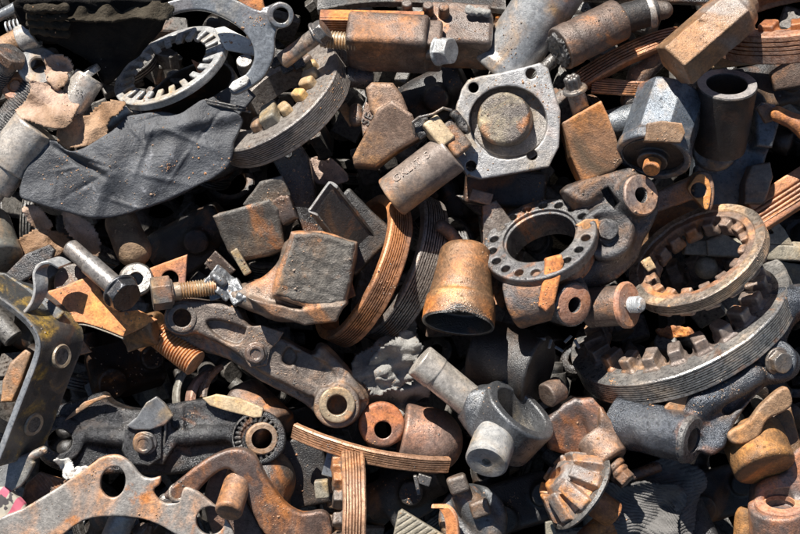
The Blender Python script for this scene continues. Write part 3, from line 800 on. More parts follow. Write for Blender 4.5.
t = thing('lettered_cylinder', 'grey brown cylinder with raised letters along its side and a wire clip on top', 'cylinder', (425,175,20))
A = (391,198,22); B = (452,152,34)
s = cyl(A, B, 21.5, rnd=2.2)
part(t, 'barrel', mesh(rough(s, .35, .12, 15), 1.1), MT['pinkbrown2'] if 'pinkbrown2' in MT else MT['grey'])
ax = nrm(V(B) - V(A)); nn = nrm(np.array([-.32, .38, .8])); nn = nrm(nn - ax*np.dot(nn, ax))
mid = (V(A) + V(B))/2 - ax*1; fr = Fr((0,0,0), nn, ax); fr.c = mid + nn*21.2
part(t, 'raised_letters', text_geom('GKLIT 5', 11.5, 1.1, fr, .95), MT['pinkbrown'])
s = U(2, box((438,133,40), (9,15,9), n=(.1,.2,.9), xr=(.75,.6,0), rnd=2.5)); part(t, 'pale_lug', mesh(rough(s, .5, .2, 2), 1), MT['yellowface'])
s = U(2, box((452,140,36), (11,17,10), n=(.2,.2,.9), xr=(.75,.62,0), rnd=3)); part(t, 'collar', mesh(rough(s, .5, .2, 3), 1), MT['grey'])
s = U(4, box((420,128,32), (7,10,8), xr=(.8,.6,0), rnd=2), caps((415,130,30), (424,120,34), 4), caps((455,115,34), (466,130,34), 5)); part(t, 'clamp', mesh(crumple(s, 1.2, .3, 5), .9), MT['dark'])
wp = [(414,133,42),(413,122,46),(420,117,48),(433,114,50),(443,108,50),(451,110,48)]
s = U(.5, *[caps(wp[i], wp[i+1], 1.5) for i in range(5)]); part(t, 'wire_clip', mesh(s, .7), MT['bolt'])

# --- grey square block and its hexagonal step
t = thing('cast_block', 'square grey cast block with a hexagonal step at its corner', 'casting', (255,220,10))
s = U(2, poly([(216,217),(223,214),(272,201),(281,210),(287,250),(270,256),(238,262),(230,252)], -35, 26, rnd=4, tilt=(-.1,.42)),
      poly([(244,205),(262,183),(284,177),(292,196),(288,214),(262,214)], -30, 12, rnd=3, tilt=(.1,.35)))
part(t, 'body', mesh(rough(s, .9, .13, 21), 1.3), MT['charcoalbrown'] if 'charcoalbrown' in MT else MT['grey'])
s = poly([(273,202),(283,196),(291,197),(298,218),(284,226),(277,214)], -15, 30, rnd=3, tilt=(.1,.3))
part(t, 'hexagonal_step', mesh(rough(s, .6, .15, 22), 1.1), MT['brown'])
t = thing('black_bracket', 'shiny black angular bracket with a small hole, standing behind the grey block', 'bracket', (293,190,-10))
s = Sub(1, poly([(273,160),(300,143),(310,158),(316,190),(322,232),(305,236),(294,205),(284,180)], -50, 2, rnd=3, tilt=(-.1,.15)), cyl((288,153,-40), (288,153,20), 4.5, rnd=0))
part(t, 'body', mesh(rough(s, .5, .1, 23), 1.3), MT['black'])
single('flaky_plate', 'pale flaky plate scrap beside the black channel', 'scrap plate', mesh(crumple(poly(sm([(309,157),(325,160),(332,158),(346,172),(347,182),(322,186),(312,178)]), -32, -25, rnd=2, tilt=(.1,-.1)), 1.5, .15, 3), 1.1), MT['pinkbrown'])
t = thing('channel_section', 'black folded channel with bright cut edges', 'channel', (330,215,10))
g = strip([(336,186,26),(330,182,27),(326,185,27),(311,206,24),(309,210,24),(317,214,22)], (46,-58,-40), 3.2, n=4)
part(t, 'web', g, MT['dark'])
e = strip([(336,186,27),(330,182,28),(326,185,28),(311,206,25),(309,210,25),(317,214,23)], (1.2,-1.5,-1.0), 3.6, n=4, seg_e=3)
part(t, 'cut_edge', e, MT['machined'])
single('black_housing', 'dark housing lying under the folded channel', 'housing', mesh(rough(box((352,232,-22), (34,30,16), xr=(.7,-.7,0), rnd=4), .8, .1, 24), 1.5), MT['dark'])

# --- top right
t = thing('hexagonal_bar', 'long rusty hexagonal bar end with chipped paint, topmost at the upper right', 'hexagonal bar', (708,40,45))
s = prism((673,66,52), (738,10,44), 23, rnd=2.5, rot=.35)
s = U(5, s, cyl((730,17,44), (748,4,42), 23, 19, rnd=7), cyl((738,8,42), (752,-2,40), 13, rnd=4))
s = Sub(2, s, crumple(sph((690,22,74), 6), 2, .3, 3), crumple(sph((703,20,72), 5), 2, .3, 4))
part(t, 'body', mesh(rough(s, .8, .12, 31), 1.2), MT['hexbar'] if 'hexbar' in MT else MT['golden'])
fr = ringframe(800, 0, -30, 100, 42, 14)
ring_thing('toothed_ring', 'rust red toothed ring poking out from behind the hexagonal bar', 'ring', fr, 100, 82, 30, 4, MT['orange2'] if 'orange2' in MT else MT['orange'], (790,25,0), teeth=16, tw=8, tl=12, th=8, tz=6, seed=11, phase=4, lip=.2, depth=1.6)
single('tan_plank', 'sunlit tan bar lying under the rust red ring', 'bar', mesh(rough(box((762,56,-50), (52,7,6), xr=(1,.12,0), rnd=1.5), .4, .1, 3), 1.2), MT['plank'])
single('rusty_sheet', 'rusty grey sheet scrap near the upper right edge', 'sheet', mesh(rough(poly([(770,72),(806,48),(812,85),(776,90)], -60, -50, rnd=2, tilt=(.2,.2)), .7, .08, 4), 1.4), MT['brown'])
t = thing('bushing', 'black hollow bushing standing upright with a pale sunlit rim', 'bushing', (725,110,0))
fr = Fr((727,84,24), (-.02,.80,.6))
with Local(): g = mesh(rough(U(1, Sub(1, cyl((0,0,-75),(0,0,0), 26, 30, rnd=1.5), cyl((0,0,-90),(0,0,5), 20, rnd=0))), .25, .1, 3), 1.2)
part(t, 'sleeve', fr(g), MT['dark'])
part(t, 'rim_face', fr(lathe([(20.5,.6),(29,.6),(29,-1),(20.5,-1)][::-1], 96)), MT['rimface'] if 'rimface' in MT else MT['pipe'])
# blue valve
t = thing('valve_body', 'blue grey painted valve body with a big octagonal nose and rounded lugs', 'valve', (680,150,0))
s = prism((672,95,-2), (654,152,26), 33, n=8, rnd=5, rot=.2)
s = U(4, s, cyl((655,148,24), (653,158,30), 37, rnd=3))
s = Sub(1, s, cyl((654,150,26), (652,175,44), 30, rnd=0))
part(t, 'nose', mesh(rough(s, .5, .1, 32), 1.4), MT['blue'])
part(t, 'nose_plug', mesh(U(2, tube((654,150,24), (652,163,33), 15, 8), cyl((655,148,24), (654,156,28), 31, rnd=1)), 1.2), MT['dark'])
part(t, 'stem_pin', mesh(cyl((655,150,22), (651,170,42), 8.5, rnd=1.5), 1), MT['orange'])
part(t, 'nut_flat', mesh(rough(poly([(646,124),(660,121),(680,124),(684,134),(679,144),(643,142)], 40, 62, rnd=1.5, tilt=(0,.1)), .5, .2, 3), 1), MT['tan'])
s = U(6, poly([(692,140),(735,142),(765,150),(758,178),(744,200),(720,214),(690,200)], -92, -62, rnd=4, tilt=(.02,.15)),
      cyl((716,144,-70), (714,150,-30), 23, rnd=5), poly([(750,112),(757,104),(770,106),(777,116),(768,150),(752,148)], -70, -22, rnd=4),
      caps((612,124,-22), (640,118,-18), 15, 18))
part(t, 'flange', mesh(rough(s, .6, .07, 33), 1.4), MT['blue'])
part(t, 'side_lug', mesh(rough(poly([(747,166),(766,163),(769,178),(760,205),(740,205),(740,185)], -80, -36, rnd=3), .6, .1, 33), 1.2), MT['grey'])
s = poly([(755,108),(766,104),(777,110),(776,120),(764,124)], -30, -18, rnd=2)
part(t, 'bare_lug', mesh(s, 1), MT['pinkbrown'])
single('curved_hose', 'black curved elbow behind the valve nose', 'elbow', mesh(U(6, caps((640,75,-20), (632,100,-22), 12), caps((655,60,-20), (640,75,-20), 11)), 1.3), MT['charcoal'])
single('rusty_elbow', 'rust brown curved arm at the right edge above the grooved strip', 'arm', mesh(rough(U(5, caps((778,114,-10), (800,124,-8), 8), caps((800,124,-8), (815,145,-8), 9)), .6, .1, 3), 1.2), MT['orange'])
fr = Fr((836,160,-30), (-.48,.82,.3), (.8,.5,0))
t = thing('grooved_strip', 'rusty grooved strip with a smooth orange edge at the right side', 'strip', (778,200,-8))
with Local():
    b = box((0,0,0), (40,15,8), rnd=1.5); gs = [box((0,-12+4.6*k,8), (50,.8,3), rnd=.3) for k in range(4)]
    g1 = mesh(Sub(.5, b, *gs), .9); g2 = mesh(box((0,0,0), (44,6,9), rnd=2), 1)
part(t, 'grooved_face', Fr((785,194,-48), (-.05,.25,.95), (.80,.53,0))(g1), MT['ringo'])
part(t, 'edge_bar', Fr((787,210,-46), (-.05,.3,.95), (.80,.55,0))(g2), MT['orange'])
# khaki rail
t = thing('khaki_rail', 'khaki painted rail with a small loop handle at the right edge', 'rail', (770,250,-20))
part(t, 'rail', mesh(rough(U(1, box((770,252,-60), (90,8,9), xr=(1,-.06,0), rnd=2), box((740,243,-64), (70,5,7), xr=(1,-.06,0), rnd=1.5)), .5, .08, 3), 1.3), MT['khaki'])
s = poly([(755,243),(757,225),(765,221),(778,223),(784,230),(793,246)], -64, -52, rnd=1.5); s = Sub(1, s, poly(sm([(761,232),(763,226),(776,227),(780,233)]), -60, 20, rnd=0))
part(t, 'loop_handle', mesh(s, 1), MT['khaki'])
single('khaki_lump', 'khaki broken casting seen through the toothed ring', 'casting', mesh(rough(poly([(704,240),(722,232),(738,244),(746,252),(735,258),(706,256)], -70, -46, rnd=3), .8, .12, 3), 1.2), MT['khaki'])
single('pale_lump', 'round khaki knob low inside the toothed ring', 'knob', mesh(rough(sph((706,268,-60), 12), .8, .12, 3), 1.2), MT['khaki'])
single('khaki_beam', 'mossy khaki beam under the khaki rail', 'beam', mesh(rough(box((785,275,-110), (60,14,10), xr=(1,-.2,0), rnd=3), 1.2, .1, 3), 1.5), MT['khaki'])

# --- top left corner
t = thing('charred_roll', 'charred black fabric roll with folded layered ends at the top left', 'fabric roll', (95,25,30))
def topf(x, y): return np.clip((y-222)*.95, -14, 34) - np.clip((y-262)*.8, 0, 20) + 3*np.sin(x*.09+y*.05)
s = poly([(24,10),(35,0),(60,-14),(178,-14),(170,8),(160,26),(140,50),(118,72),(104,84),(94,66),(60,44),(36,40),(26,28)], -20, 18, rnd=6, top=topf, smooth=2)
part(t, 'roll', mesh(crumple(s, 2.6, .1, 41), 1.4), MT['rag'])
s = U(1.5, *[caps((27+2*k,9+7*k,54-8*k), (66,8+8.5*k,58-8*k), 4.6) for k in range(4)])
part(t, 'layered_fold', mesh(crumple(s, 2.0, .22, 42), 1), MT['raglit'] if 'raglit' in MT else MT['rag'])
part(t, 'top_fold', [rag([(58,-4),(90,2),(128,-2),(168,2),(172,14),(140,22),(100,20),(66,16)], 50, 6, .085, 44, th=3, h=1.3, tilt=(0,-.3))], MT['raglit'])
t = thing('leather_sheet', 'large limp sheet of dusty black leather draped over the parts', 'leather sheet', (130,155,30))
def topl(x, y):
    X = x + 400; Y = 267 - y
    c = 9*np.exp(-((X-130)/80)**2 - ((Y-160)/45)**2)
    dx, dy = 58.0, 34.0; L = math.hypot(dx, dy)
    u = ((X-62)*dx + (Y-150)*dy)/L; w = (-(X-62)*dy + (Y-150)*dx)/L
    cr = -7*np.exp(-(w/3.0)**2)*np.clip(1 - np.abs(u-26)/40, 0, 1) + 5*np.exp(-((w+7)/6)**2)*np.clip(1 - np.abs(u-26)/45, 0, 1)
    r2 = 5*np.exp(-(((X-112) + .35*(Y-180))/8)**2)*np.clip((Y-150)/40, 0, 1) + 4*np.exp(-(((X-178) + .6*(Y-150))/14)**2) + 4*np.exp(-((Y-125+.2*(X-200))/7)**2)*(X > 150)
    r3 = 0
    for (ax_, ay_, an, ln, wd, am) in ((150,150,1.2,30,2.6,2.6),(95,185,.5,26,2.2,-2.6),(190,140,-.4,30,2.8,2.4),(120,190,1.9,20,2.4,2.6),(215,125,.9,22,2.2,-2.4),(165,180,-.2,28,3,2.2),(60,185,1.4,18,2.5,2.2),(140,135,-.9,20,2,2.2),(100,165,-.3,24,1.8,-2.2),(185,165,1.0,20,2,2),(215,150,-1.2,22,2,-2.2),(75,170,.2,16,1.8,1.8),(160,120,.3,18,1.8,-1.8),(130,205,-.3,24,2,1.8)):
        uu = (X-ax_)*math.cos(an) - (Y-ay_)*math.sin(an); ww = (X-ax_)*math.sin(an) + (Y-ay_)*math.cos(an)
        r3 = r3 + .65*am*np.exp(-(uu/ln)**2 - (ww/wd)**2)
    return c + cr + r2 + r3 + 1.4*np.sin(X*.09 + Y*.05)*np.sin(Y*.11 - X*.04)
s = poly([(20,196),(22,180),(34,155),(45,142),(57,140),(66,149),(80,150),(98,141),(114,131),(125,118),(142,113),(162,111),(180,114),(192,106),(204,99),(222,103),(244,117),(241,130),(234,142),(233,153),(229,166),(214,179),(198,187),(160,204),(135,213),(118,217),(95,218),(60,210),(32,202)], 19, 25, rnd=2.2, top=topl, smooth=3)
part(t, 'sheet', mesh(rough(s, 1.6, .09, 43), 1.3), MT['leather'])
s = poly([(196,105),(212,97),(240,80),(256,96),(236,120),(215,110)], -4, 2, rnd=2); part(t, 'torn_corner', mesh(rough(s, .6, .1, 3), 1.2), MT['leather'])
s = U(1.0, caps((208,103,28), (250,112,30), 1.6, 1.2), caps((206,100,28), (246,108,32), 1.4, 1)); part(t, 'loose_cord', mesh(s, .7), MT['dark'])

single('pinkish_plate', 'pinkish white sheet visible between the slotted ring and the shift fork', 'sheet', mesh(rough(poly([(214,28),(224,26),(262,46),(262,58),(226,50)], 6, 11, rnd=1.5, tilt=(0,-.2)), .3, .1, 3), 1.1), MT['white'])
single('small_pin', 'small ribbed grey pin standing inside the curve of the shift fork', 'pin', Fr((244,60,20), (-.1,.5,.85))(lathe(thread_prof(8, 24, pitch=3, depth=.6), 40)), MT['bolt'])
single('rust_wedge', 'rusty orange wedge behind the top of the shift fork', 'wedge', mesh(rough(poly([(230,-8),(262,-6),(266,14),(248,10)], -10, 2, rnd=2), .6, .1, 3), 1.2), MT['orange'])
single('rust_scrap', 'small rust red scrap lying inside the slotted ring', 'scrap', mesh(rough(poly([(190,58),(204,66),(214,74),(200,78),(196,68)], -18, -12, rnd=1.5), .6, .2, 3), 1), MT['orange'])
for q in ((276,62,0),(287,68,0),(292,58,0),(299,64,0)):
    single('oily_nugget', {276:'leftmost of four oily nuggets inside the grooved ring below the bolt',287:'lowest of four oily nuggets inside the grooved ring',292:'topmost of four oily nuggets inside the grooved ring',299:'rightmost of four oily nuggets inside the grooved ring'}[q[0]], 'metal chip',
           mesh(rough(box(q, (6,5,5), xr=(.8,.4,.2), rnd=2), .7, .3, q[0]), .9), MT['black'], 'oily nuggets inside the grooved ring')
single('dark_stub', 'grey cylindrical stub between the grooved ring and the brown block', 'stub', mesh(cyl((345,76,-6), (372,80,-12), 11, 9, rnd=2), 1.1), MT['charcoal'])
single('rusty_stub', 'little rust brown knob left of the sandy angular casting', 'knob', mesh(rough(caps((356,120,-8), (356,110,-14), 7), .5, .2, 2), 1), MT['brown'])
single('tan_wedge', 'pale tan wedge scrap under the right end of the grooved ring', 'scrap', mesh(rough(poly([(338,108),(346,102),(356,118),(350,128)], -30, -22, rnd=2), .6, .1, 3), 1.1), MT['tan'])

# left edge bits
single('steel_rod', 'grey steel rod crossing the extreme top left corner', 'rod', mesh(cyl((-20,26,0), (40,-6,4), 5.5), 1), MT['fork'])
t = thing('small_coupling', 'small rusty pipe coupling under the charred roll', 'coupling', (18,43,4))
part(t, 'sleeve', mesh(tube((-4,52,2), (28,36,10), 12, 8), 1), MT['tan']); part(t, 'collar', mesh(tube((20,40,9), (36,33,12), 14, 8), 1), MT['steel'])
t = thing('hex_bolt', 'dark hexagon bolt with a coarse threaded shank at the left edge', 'bolt', (10,58,18))
bolt_parts(t, (8,60,24), (.5,.62,.45), 60, 12, 14, 10, MT['charcoal'], MT['charcoal'], thr=50)
fr = ringframe(39, 66, 14, 21, 19, -40)
single('round_washer', 'round steel washer with a dark hole beneath the charred roll', 'washer', fr(lathe([(8.5,-2),(8.5,2),(10,3),(19,3),(21,1),(21,-2),(19,-3.5),(10,-3.5)][::-1], 72)), MT['pipe'])
single('copper_disc', 'rust pink domed disc left of the pale crumpled leather', 'disc', Fr((16,86,12), (-.15,.2,.9))(lathe([(.01,3),(5,3.2),(6,2),(7,2),(8,3.2),(13,2.6),(15,0),(15,-3),(.01,-3)][::-1], 64)), MT['copper'] if 'copper' in MT else MT['orange'])
t = thing('threaded_bar', 'thick dark threaded bar running down to the left edge', 'threaded bar', (10,115,0))
part(t, 'thread', Fr((38,84,8), (.62,.78,.1))(lathe(thread_prof(15, 90, pitch=2.6, depth=1.3), 56)), MT['charcoal'])
t = thing('machined_cylinder', 'bright grey machined cylinder with a stepped end at the left edge', 'cylinder', (18,160,10))
part(t, 'barrel', mesh(rough(cyl((36,126,18), (6,166,14), 24, rnd=2), .2, .1, 3), 1.1), MT['steel'])
part(t, 'step', mesh(rough(U(1, cyl((7,165,14), (-8,186,12), 21.5, rnd=2), cyl((-6,182,12), (-30,215,12), 17)), .2, .1, 3), 1.1), MT['steel'])
single('steel_pin', 'grey steel pin poking up between the leather scraps', 'pin', mesh(rough(U(1, cyl((90,76,8), (68,112,8), 15.5, rnd=2.5), cyl((86,70,10), (90,76,8), 13, rnd=1)), .2, .1, 3), 1.1), MT['steel'])
single('small_tube', 'small grey tube between the brown leather and the leather sheet', 'tube', mesh(tube((104,124,14), (128,106,16), 9, 6), .9), MT['pipe'])
single('light_rag', 'pale cream crumpled leather strip beside the round washer', 'leather scrap', rag([(46,58),(60,54),(71,66),(68,84),(58,92),(46,80)], 22, 5, .11, 51), MT['paleleather'])
single('pale_rag', 'crumpled pink and tan leather scrap left of the leather sheet', 'leather scrap', rag([(8,108),(24,96),(30,80),(50,80),(62,88),(76,100),(76,116),(62,128),(38,126),(18,118)], 32, 8, .07, 52), MT['paleleather'])
single('brown_rag', 'crumpled olive brown leather scrap against the leather sheet', 'leather scrap', rag([(54,114),(70,106),(86,110),(102,102),(122,100),(116,112),(108,122),(102,138),(80,146),(58,138)], 30, 7.5, .072, 57), MT['tanleather'])
single('spring_coil', 'tiny steel spring at the top left under the grey rod', 'spring', mesh(U(.3, *[tor((8+4*k, 28-1.2*k, 8), (.9,.3,.1), 6, 1.1) for k in range(4)]), .6), MT['zinc'])
# ================================================================ middle and right of the heap
# --- socket casting
t = thing('socket_casting', 'rough grey brown socket casting with a flared rusty neck, in the middle left', 'casting', (305,278,25))
boss = poly([(293,232),(322,231),(358,242),(357,254),(352,280),(346,303),(322,309),(296,304),(274,296),(279,272),(288,252)], -12, 56, rnd=5, tilt=(-.08,.10))
boss = Sub(4, boss, poly([(292,226),(360,236),(358,243),(322,234)], 30, 90, rnd=0))
nk = U(10, poly(sm([(289,240),(280,260),(266,276),(244,286),(231,291),(233,302),(256,312),(284,318),(318,300),(316,250)]), -14, 30, rnd=7, tilt=(.12,-.1)), caps((240,294,4), (285,300,18), 9, 20))
foot = poly([(250,297),(276,303),(302,309),(346,303),(337,321),(306,325),(276,316)], 0, 54, rnd=2.5, tilt=(0,.25))
part(t, 'body', mesh(rough(U(6, boss, nk, foot), 1.0, .12, 62), 1.2), MT['footrust'])
face = poly([(295,234),(322,233),(356,243),(352,278),(345,301),(322,307),(298,302),(276,294),(281,272),(290,253)], 20, 57.2, rnd=4, tilt=(-.08,.10))
part(t, 'rough_face', mesh(rough(face, .8, .3, 61), 1.1), MT['rock'])
# galvanised clips
t = thing('metal_clips', 'tangle of small galvanised clip plates beside the socket casting', 'clip', (225,280,15))
s = U(1, box((222,283,18), (15,12,2.5), n=(.3,.2,.9), xr=(.8,-.6,0), rnd=1), box((236,292,22), (13,8,3), n=(-.3,.3,.9), xr=(.5,-.8,0), rnd=1), box((213,288,16), (6,12,3), xr=(.9,.3,0), rnd=1), caps((215,277,22), (222,282,22), 5), caps((240,296,26), (246,300,25), 4.5))
part(t, 'plate', mesh(crumple(s, 1.0, .2, 6), .8), MT['clipmetal'] if 'clipmetal' in MT else MT['fork'])
part(t, 'tab', mesh(box((241,262,24), (4,14,3.5), xr=(.85,.5,0), rnd=1.5), .8), MT['khaki'])
part(t, 'bent_plate', mesh(rough(poly([(204,264),(216,250),(224,258),(236,270),(226,280),(214,274)], 4, 12, rnd=1.5, tilt=(.2,.3)), .4, .1, 3), .9), MT['brown'])
# --- orange grooved ring on edge, and the dark one behind
fr = ringframe(352, 266, -34, 80, 27, 66)
ring_thing('grooved_ring', 'sunlit orange ring standing on edge with nine deep grooves round its rim', 'ring', fr, 80, 70, 25, 7, MT['ringo'], (370,280,10), seed=12, depth=2.8, lip=.16)
fr = ringframe(387, 262, -66, 78, 27, 68)
ring_thing('grooved_ring', 'dark shaded grooved ring on edge just behind the sunlit orange one', 'ring', fr, 80, 68, 28, 8, MT['ring'], (405,280,-20), seed=13, depth=2.2)
single('rusty_flap', 'small rust red flap between the socket casting and the orange ring', 'scrap', mesh(rough(poly([(343,275),(352,280),(356,296),(346,300)], -10, 0, rnd=2), .4, .1, 3), 1), MT['orange'])
# --- bell cup
t = thing('bell_cup', 'tall orange rust bell shaped cup standing open end down', 'cup', (460,285,20))
a, b = (466,246,6), (459,321,36)
s = U(5, cyl(a, b, 24.5, 35, rnd=9), cyl((460.5,300,28.5), (458,324,37.6), 33.4, 36, rnd=1.2))
s = Sub(1, s, cyl((461,300,30), (456,338,44), 30.5, 36.5, rnd=3))
part(t, 'shade_lining', mesh(Sub(.6, cyl((461,301,30.5), (457.95,325,38.6), 32.2, 35.6, rnd=.6), cyl((461,303,31), (456,345,50), 29.5, 35.5, rnd=2)), 1.1), MT['filld'])  # near-black lining paints the shade inside the cup
part(t, 'shell', mesh(rough(s, .45, .08, 62), 1.3), MT['bell'] if 'bell' in MT else MT['tan'])
single('brown_hoop', 'dull brown curved hoop behind the bell shaped cup', 'hoop', mesh(U(1, *[caps((441+3.5*k, 226+1.5*k+.45*k*k, -6-k), (441+3.5*(k+1), 226+1.5*(k+1)+.45*(k+1)**2, -7-k), 6.5) for k in range(6)]), 1.1), MT['brown'])
# dark plates
single('slate_plate', 'dark slate coloured angular housing behind the ring of holes', 'housing', mesh(rough(U(2, poly([(455,196),(500,198),(538,198),(560,215),(500,260),(484,262),(478,215)], -90, -62, rnd=3, tilt=(-.2,.1))), .5, .08, 3), 1.5), MT['charcoal'])
single('granular_wedge', 'grey granular wedge against the left side of the ring of holes', 'wedge', mesh(rough(poly([(482,206),(496,200),(512,222),(490,245),(482,250)], -20, -6, rnd=2), .7, .3, 3), 1.1), MT['grey'])
single('brown_tile', 'small square brown tile lit by the sun above the ring of holes', 'tile', mesh(rough(poly([(472,188),(494,194),(490,206),(468,200)], -14, -6, rnd=1.5), .4, .1, 3), 1), MT['pinkbrown'])
single('cast_shoulder', 'greasy black casting under the flanged cover', 'casting', mesh(rough(box((505,188,-45), (42,20,16), xr=(1,-.1,0), rnd=5), .9, .1, 64), 1.6), MT['dark'])
# --- ring of holes with housing
t = thing('drilled_flange', 'dark grey ring flange drilled with small holes round a big opening, on an oily arm', 'flange', (555,230,10))
fr = ringframe(539, 238, 26, 58, 37, 24)
with Local():
    s = cyl((0,0,-13), (0,0,0), 58, rnd=2.5)
    s = U(3, s, cyl((0,0,-34), (0,0,-8), 49, rnd=2))
    s = Sub(1.2, s, cyl((2,4,-60), (2,4,20), 35, rnd=0), fold(cyl((48,0,-11), (48,0,8), 4.4, rnd=0), 18, .1))
    s = Sub(1, s, cyl((2,4,-4), (2,4,10), 37.5, rnd=0))
    g = mesh(rough(s, .35, .12, 65), 1.1)
part(t, 'drilled_ring', fr(g), MT['flange'] if 'flange' in MT else MT['charcoal'])
s = U(8, poly(sm([(563,192),(590,184),(626,174),(648,190),(654,214),(642,240),(634,262),(608,284),(578,290),(556,278),(580,240)]), -24, 14, rnd=6, tilt=(.1,.1)),
      cyl((610,236,0), (606,232,26), 27, rnd=5), tor((606,233,25), (.05,.1,.99), 22, 4), caps((580,275,2), (618,250,10), 14, 12), poly(sm([(562,190),(585,180),(618,172),(632,168),(636,184),(600,196),(586,204),(570,200)]), -10, 24, rnd=5))
s = U(5, s, cyl((620,201,2), (641,195,32), 21, rnd=3))
s = Sub(1, s, cyl((606,205,-18), (655,191,52), 7.5, rnd=0), poly([(602,190),(610,186),(620,202),(616,210)], 8, 60, rnd=1))
s = Sub(2, s, (lambda f: cyl(tuple((400 + f.pt(0,0,3)[0], 267 - f.pt(0,0,3)[1], f.pt(0,0,3)[2])), tuple((400 + f.pt(0,0,-40)[0], 267 - f.pt(0,0,-40)[1], f.pt(0,0,-40)[2])), 50, rnd=0))(fr))
part(t, 'arm', mesh(rough(s, .8, .12, 66), 1.3), MT['charcoal'])
fr2 = Fr((641,195,15), (.45,.1,.88))
part(t, 'eye_face', Fr((641,195,32.5), nrm(V((641,195,32)) - V((620,201,2))))(lathe([(8,1.2),(19,1.2),(20.5,0),(20.5,-2),(8,-2)][::-1], 72)), MT['eyeface'] if 'eyeface' in MT else MT['brown'])
tb = part(t, 'bolt', Fr((607,231,27), (.05,.1,.99))(hexhead(9, 8, flange=12.5)), MT['charcoal'])
part(t, 'tab', mesh(rough(poly([(574,226),(584,218),(601,220),(616,240),(612,250),(590,236)], 22, 28, rnd=1.5, tilt=(0,-.1)), .3, .1, 3), .9), MT['charcoal'])
part(t, 'rust_tongue', mesh(rough(poly([(575,225),(586,219),(598,219),(600,229),(588,235)], 28, 33, rnd=1.2), .5, .2, 3), .8), MT['tan'])
# --- roller with orange flange
t = thing('flanged_roller', 'grey roller with an orange flange and a round bored boss on its end', 'roller', (535,292,30))
A, B = (512,303,26), (556,289,40)
s = cyl(A, B, 27, 28, rnd=4)
part(t, 'drum', mesh(rough(s, .5, .16, 67), 1.2), MT['charcoalo'] if 'charcoalo' in MT else MT['grey'])
part(t, 'flange_band', mesh(rough(U(2, poly([(545,258),(560,254),(563,262),(553,304),(545,312),(537,306)], 34, 68, rnd=3, tilt=(.1,0))), .6, .12, 3), 1.1), MT['orangered'] if 'orangered' in MT else MT['orange'])
s = U(6, poly([(556,256),(572,262),(584,285),(578,318),(560,315),(548,305),(552,272)], 0, 42, rnd=5, tilt=(.1,0)), cyl((556,300,26), (574,305,50), 22, rnd=2))
s = Sub(1, s, cyl((545,297,10), (586,308.3,68), 8, rnd=0))
part(t, 'end_cap', mesh(rough(s, .6, .12, 68), 1.2), MT['charcoal'])
part(t, 'boss_face', Fr((574.2,305,50.3), nrm(V((574,305,50)) - V((556,300,26))))(lathe([(8,1),(18,1),(20,0),(18.5,-2),(8,-2)][::-1], 72)), MT['orangered'] if 'orangered' in MT else MT['orange'])
# --- pin with bolt
t = thing('bolted_pin', 'brown cylinder with an orange end face and a shiny bolt screwed in', 'pin', (620,305,20))
part(t, 'barrel', mesh(rough(cyl((588,308,8), (626,305,26), 20, rnd=2), .4, .15, 69), 1.2), MT['brown'])
fr = Fr((628,305,27.5), (.75,.05,.6))
part(t, 'end_plate', fr(lathe([(.01,2),(21,2),(23,.5),(23,-3),(.01,-3)][::-1], 72)), MT['orangered'] if 'orangered' in MT else MT['orange'])
part(t, 'bolt', [fr(lathe([(q[0], q[1]+14) for q in thread_prof(8.2, 14, pitch=2.4)], 40)), fr(hexhead(6, 3, z0=14))], MT['zinc'])
# --- clevis plate
t = thing('clevis_arm', 'bright yellow orange eye on the end of a rusty flat arm', 'clevis', (690,200,5))
s = U(3, poly([(645,196),(690,176),(698,172),(704,196),(652,214),(645,210)], -42, -22, rnd=3), poly(sm([(688,182),(698,172),(708,176),(712,192),(708,210),(700,204),(688,192)]), -40, -6, rnd=3))
s = Sub(1, s, cyl((698,190,-60), (699,190,30), 7.5, rnd=0))
part(t, 'arm', mesh(rough(s, .5, .1, 3), 1.1), MT['pinkbrown'])
part(t, 'eye_face', mesh(Sub(1, poly(sm([(690,184),(698,174),(707,177),(711,192),(707,210),(698,202),(688,190)]), -7, -3, rnd=1), cyl((698,190,-60), (699,190,30), 8, rnd=0)), .8), MT['yelloworange'] if 'yelloworange' in MT else MT['tan'])
t = thing('ribbed_shoe', 'dark rusty ribbed shoe under the yellow orange eye', 'brake shoe', (665,220,-15))
s = poly([(650,212),(690,194),(704,206),(660,238),(630,262),(622,258),(640,230)], -90, -70, rnd=2, tilt=(0,.1))
s = Sub(.5, s, *[box((666+1.5*k,218+4*k,-69), (50,.7,4), xr=(.86,.5,0), rnd=.2) for k in range(4, 9)])
part(t, 'shoe', mesh(rough(s, .3, .1, 3), 1), MT['golden'])
# --- medium toothed ring
fr = ringframe(695, 253, 12, 73, 36, 35)
ring_thing('toothed_ring', 'rusty inner toothed ring with a polished grooved rim, propped on the larger one', 'ring', fr, 73, 62, 15, 5, MT['ringbright2'] if 'ringbright2' in MT else MT['ringbright'], (695,253,28), teeth=16, tw=6, tl=16, th=7, tz=-4, tmat=MT['pinkbrown'], seed=14, phase=3, lip=.2)
single('white_chip', 'small cream chip caught in the left of the propped toothed ring', 'chip', mesh(rough(poly([(640,262),(650,256),(656,268),(648,272)], 16, 22, rnd=1.5), .7, .3, 3), .8), MT['yellowface'])
